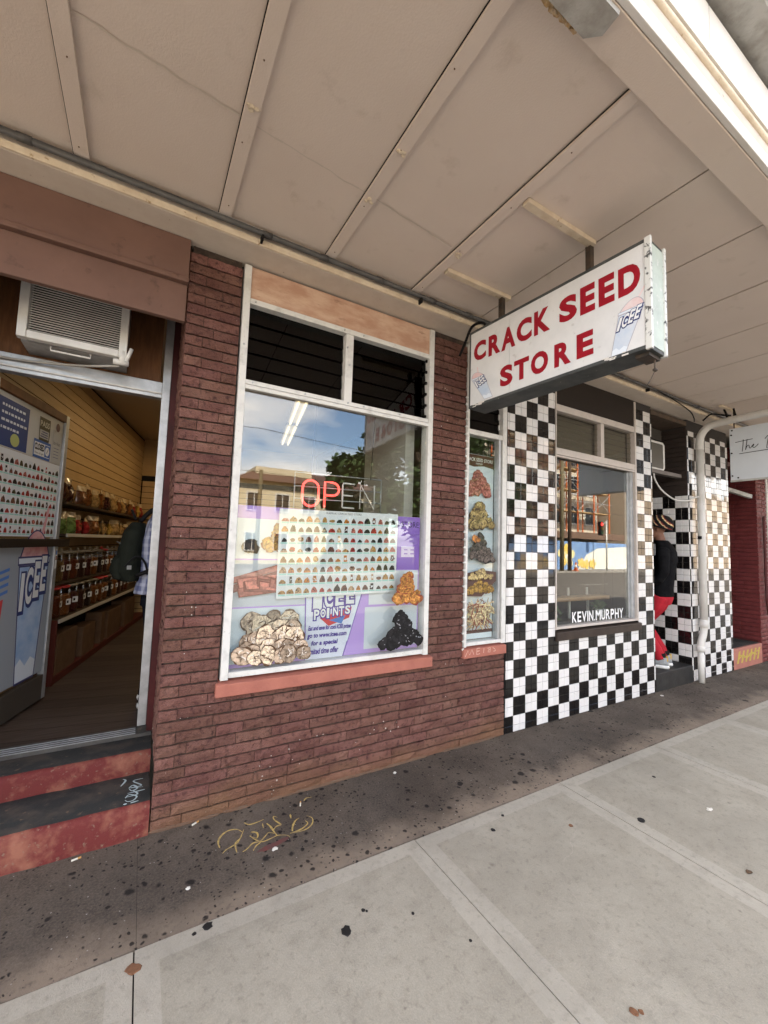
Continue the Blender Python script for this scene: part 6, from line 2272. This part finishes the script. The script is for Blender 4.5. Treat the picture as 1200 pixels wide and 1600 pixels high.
def building(name, label, x0, x1, y0, y1, z1, wall, rows, cols, roof=None, top=None, win=(1.0, 1.3)):
    t = thing(name, label, 'building', ((x0 + x1) / 2, y1, -.15))
    MB().box(x0, x1, y0, y1, -.15, z1).build('wall', wall, t)
    if roof:
        e, rh = .7, roof
        s = MB()
        cx_, cy_ = (x0 + x1) / 2, (y0 + y1) / 2
        l_ = (x1 - x0) * .28
        s.mesh([(x0 - e, y0 - e, z1), (x1 + e, y0 - e, z1), (x1 + e, y1 + e, z1), (x0 - e, y1 + e, z1), (cx_ - l_, cy_, z1 + rh), (cx_ + l_, cy_, z1 + rh)], [(0, 1, 5, 4), (1, 2, 5), (2, 3, 4, 5), (3, 0, 4), (3, 2, 1, 0)])
        s.build('roof', m_roof, t)
    else:
        MB().box(x0 - .2, x1 + .2, y0 - .2, y1 + .2, z1 + .002, z1 + .3).build('parapet', wall, t)
    w, hh = win
    fr = MB().box(-w / 2 - .1, w / 2 + .1, 0, .08, -hh / 2 - .1, hh / 2 + .1).build('window_frame', m_frame, data_only=True)
    pn_ = MB().box(-w / 2, -.03, .081, .10, -hh / 2, hh / 2).box(.03, w / 2, .081, .10, -hh / 2, hh / 2).build('pane', m_pane, data_only=True)
    for z in rows:
        for k in range(cols):
            x = x0 + (x1 - x0) * (k + .5) / cols
            f_ = copy_piece(fr, 'window', t, (x, y1 + .001, z))
            copy_piece(pn_, 'pane', f_, (x, y1 + .001, z))
    return t


cb_ = building('cream_building', 'cream two storey building with brown hip roof seen mirrored in the main window', 6.2, 19.5, -42, -30, 6.3, m_cream_b, (1.6, 4.7), 6, roof=2.0)
MB().box(8.0, 13.0, -37, -33.0, 6.4, 8.0).build('penthouse', m_cream_b, cb_)
building('pale_shop_block', 'pale single storey shop block across the street seen mirrored at left', -30, 2.5, -34, -22.2, 5.2, mat('pale_block', (.48, .45, .40), .85), (1.8,), 9)
building('tan_block', 'tan flat roofed block far down the opposite side', 44, 75, -36, -22.2, 9.0, mat('tan_block_paint', (.42, .33, .24), .85), (2.0, 5.2), 9)
site = building('white_building', 'white concrete building under scaffolding seen mirrored in the salon window', 25.0, 41.0, -34, -23.4, 12.5, mat('raw_white_concrete', (.60, .54, .44), .85, (.5, .43, .33), 1.5), (5.2, 8.2, 11.0), 6, win=(1.6, 1.7))
MB().box(24.0, 41.5, -23.3, -20.9, 2.75, 3.35).build('canopy_slab', mat('brown_slab', (.16, .10, .07), .8), site)
scaf = thing('scaffold', 'orange tube scaffolding in front of the white building', 'scaffold', (33, -22.0, 3.4))
m_or = mat('orange_tube', (.62, .14, .03), .5)
m_gal = mat('galvanised_tube', (.5, .49, .46), .4, metal=.4)
for y in (-22.9, -21.7):
    for k in range(7):
        x = 25.3 + 2.5 * k
        MB().tube([(x, y, 3.36), (x, y, 12.0)], .06, 6).build('upright', m_or, scaf)
for lv in range(4):
    z = 5.3 + 2.0 * lv
    MB().box(25, 40.7, -22.8, -21.8, z, z + .08).build('plank_deck', mat('scaffold_plank', (.42, .28, .14), .8), scaf)
    for y in (-22.9, -21.7):
        MB().tube([(25, y, z + 1.0), (40.7, y, z + 1.0)], .035, 6).build('rail', m_gal, scaf)
    for k in range(6):
        x = 25.3 + 2.5 * k
        MB().tube([(x, -21.68, z + .1), (x + 2.5, -21.68, z + 1.9)], .025, 5).build('brace', m_gal, scaf)
        MB().tube([(x, -21.64, z + 1.9), (x + 2.5, -21.64, z + .1)], .025, 5).build('brace', m_gal, scaf)
mural = thing('mural_wall', 'low wall painted with a yellow flower mural on blue seen mirrored in the salon window', 'wall', (33, -20.6, 0))
MB().box(25.5, 42.0, -20.9, -20.6, -.1, 2.45).build('wall_panel', mat('mural_blue', (.16, .27, .50), .8, (.22, .34, .55), 1.5), mural)
pr = Print((25.5, -20.595, 0), (1, 0, 0), (0, 0, 1), (0, 1, 0), .004)
m_mw = mat('mural_white', (.72, .70, .62), .8)
m_my = mat('mural_yellow', (.70, .46, .08), .8, (.75, .58, .22), 3)
m_mp = mat('mural_pale_yellow', (.76, .66, .34), .8)
pr.poly([(8.2, .02), (16.4, .02), (16.4, 2.2), (11.0, 1.9), (9.4, 1.3)], m_mw)
pr.poly([(.1, .02), (4.0, .02), (3.4, 1.0), (1.8, 1.35), (.1, .9)], mat('mural_tan', (.42, .32, .2), .8))
for k in range(5):
    a = 2 * math.pi * k / 5 + .3
    pr.ell(6.6 + .62 * math.cos(a), 1.15 + .5 * math.sin(a), .62, .40, m_my if k % 2 else m_mp, 14, a)
pr.ell(6.6, 1.15, .2, .2, m_mw)
for (u, v) in ((8.6, .6), (9.3, .45), (3.9, .55), (10.2, .5)):
    for k in range(5):
        a = 2 * math.pi * k / 5
        pr.ell(u + .28 * math.cos(a), v + .2 * math.sin(a), .26, .18, m_my, 10, a)
pr.build('mural_paint', mural)


def pole(name, label, x, y, hgt, r, mt, arms=True):
    t = thing(name, label, 'utility pole', (x, y, -.1), 'utility poles across the street')
    MB().tube([(x, y, -.1), (x + .05, y, hgt)], [r, r * .75], 12).build('shaft', mt, t, smooth=True)
    if arms:
        MB().box(x - 1.1, x + 1.1, y - .06, y + .06, hgt - .6, hgt - .48).build('crossarm', mt, t)
        for q in (-.95, -.4, .4, .95):
            MB().tube([(x + q, y, hgt - .48), (x + q, y, hgt - .32)], .04, 6).build('insulator', m_white, t)


m_wood = mat('weathered_pole', (.16, .13, .075), .85, (.12, .10, .06), 6)
pole('utility_pole', 'green-grey wooden utility pole seen mirrored in the salon window', 29.3, -18.95, 11.5, .17, m_wood)
pole('utility_pole', 'dark brown utility pole right beside the green-grey one', 30.35, -19.0, 10.5, .16, mat('dark_pole', (.07, .045, .03), .85))
pole('utility_pole', 'utility pole in front of the cream building', 5.2, -19.4, 5.4, .13, m_wood, False)
wires = thing('overhead_wires', 'black overhead wires strung along the far side of the street', 'wires', (10, -19.2, 8))
for (z, y, sg) in ((9.6, -19.0, .35), (7.6, -19.3, .5), (5.3, -19.4, .3)):
    for (xa, xb) in ((-30, 5.2), (5.2, 29.3), (29.3, 60)):
        MB().tube([(xa + (xb - xa) * k / 10, y, z - sg * math.sin(math.pi * k / 10)) for k in range(11)], .014, 5).build('wire', m_black, wires)
sig = thing('traffic_signal', 'grey traffic signal with red light on beside the mural', 'traffic signal', (35.6, -19.1, 0))
MB().tube([(35.6, -19.1, 0), (35.6, -19.1, 4.4)], .07, 10).build('post', m_gal, sig, smooth=True)
MB().box(34.5, 34.9, -19.2, -18.95, 3.05, 4.25).build('signal_head', m_black, sig, bevel=.03)
MB().tube([(34.7, -19.1, 4.1), (35.6, -19.1, 4.2)], .04, 8).build('arm', m_gal, sig)
for k, (z, mm) in enumerate(((4.02, mat('red_lamp', (.6, .02, .02), .3, emit=(1, .03, .02), estr=4)), (3.65, mat('dark_amber_lens', (.10, .06, .01), .3)), (3.28, mat('dark_green_lens', (.01, .06, .03), .3)))):
    MB().tube([(34.7, -18.95, z), (34.7, -18.90, z)], .13, 12).build('lamp', mm, sig)
cn = thing('traffic_cone', 'orange traffic cone at the kerb below the mural', 'traffic cone', (31.0, -18.9, 0))
MB().box(30.8, 31.2, -19.1, -18.7, .001, .04).build('base', m_or, cn)
MB().lathe([(.15, .041), (.10, .35), (.06, .65), (.03, .72)], (31.0, -18.9, 0), 14).build('cone', m_or, cn, smooth=True)
MB().lathe([(.117, .28), (.085, .50)], (31.0, -18.9, 0), 14).build('band', m_white, cn, smooth=True)


def tree(label, x, y, hgt, cr, seed, n=2600):
    rr = random.Random(seed)
    t = thing('street_tree', label, 'tree', (x, y, -.1), 'trees across the street')
    s = MB().tube([(x, y, -.1), (x + .1, y, hgt * .25), (x - .1, y + .1, hgt * .45), (x, y, hgt * .75)], [.32, .24, .18, .06], 10)
    tips = []
    for k in range(11):
        a = k * 2.4
        b0 = Vector((x, y, hgt * (.16 + .045 * k)))
        e = b0 + Vector((math.cos(a) * cr * rr.uniform(.5, .85), math.sin(a) * cr * rr.uniform(.5, .85), hgt * rr.uniform(.08, .3)))
        s.tube([b0, (b0 + e) / 2 + Vector((0, 0, .2)), e], [.12, .07, .03], 6)
        tips.append(e)
    s.build('trunk', mat('bark', (.09, .065, .045), .9), t)
    clumps = [(e + Vector((rr.uniform(-1, 1), rr.uniform(-1, 1), rr.uniform(-.6, 1))) * cr * .28, cr * rr.uniform(.16, .34)) for e in tips for _ in range(3)] + [(Vector((x, y, hgt * .8)), cr * .4)]
    s = MB()
    for k in range(n):
        c0, r0 = clumps[rr.randrange(len(clumps))]
        d = Vector((rr.gauss(0, 1), rr.gauss(0, 1), rr.gauss(0, 1))).normalized()
        c = c0 + d * r0 * rr.uniform(.5, 1.1)
        a = Vector((rr.uniform(-1, 1), rr.uniform(-1, 1), rr.uniform(-.5, .5))).normalized() * rr.uniform(.16, .30)
        q = a.orthogonal().normalized() * .14
        s.poly([c - a, c + q, c + a, c - q])
    s.build('crown', mat('tree_foliage', (.035, .060, .020), .6, (.065, .10, .03), 2.5), t)


tree('large dark tree seen mirrored in the right half of the main window', 15.9, -19.9, 12.2, 5.4, 3, 12000)
tree('broad dark tree behind the large one seen mirrored in the main window', 20.5, -22.5, 11.0, 4.6, 8, 7000)
tree('smaller tree beside the cream building seen mirrored in the main window', 12.3, -23.5, 5.6, 2.2, 5, 2200)

# ------------------------------------------------------------------ bake the layout taken from image pixels to metres, scaled about the origin
for me in list(bpy.data.meshes):
    if me.users == 0:
        bpy.data.meshes.remove(me)
        continue
    me.transform(Matrix.Scale(SCALE, 4))
    me.update()
for ob in scene.objects:
    if ob.type in ('MESH', 'EMPTY') or (ob.type == 'LIGHT' and ob.data.type == 'AREA'):
        ob.location = ob.location * SCALE
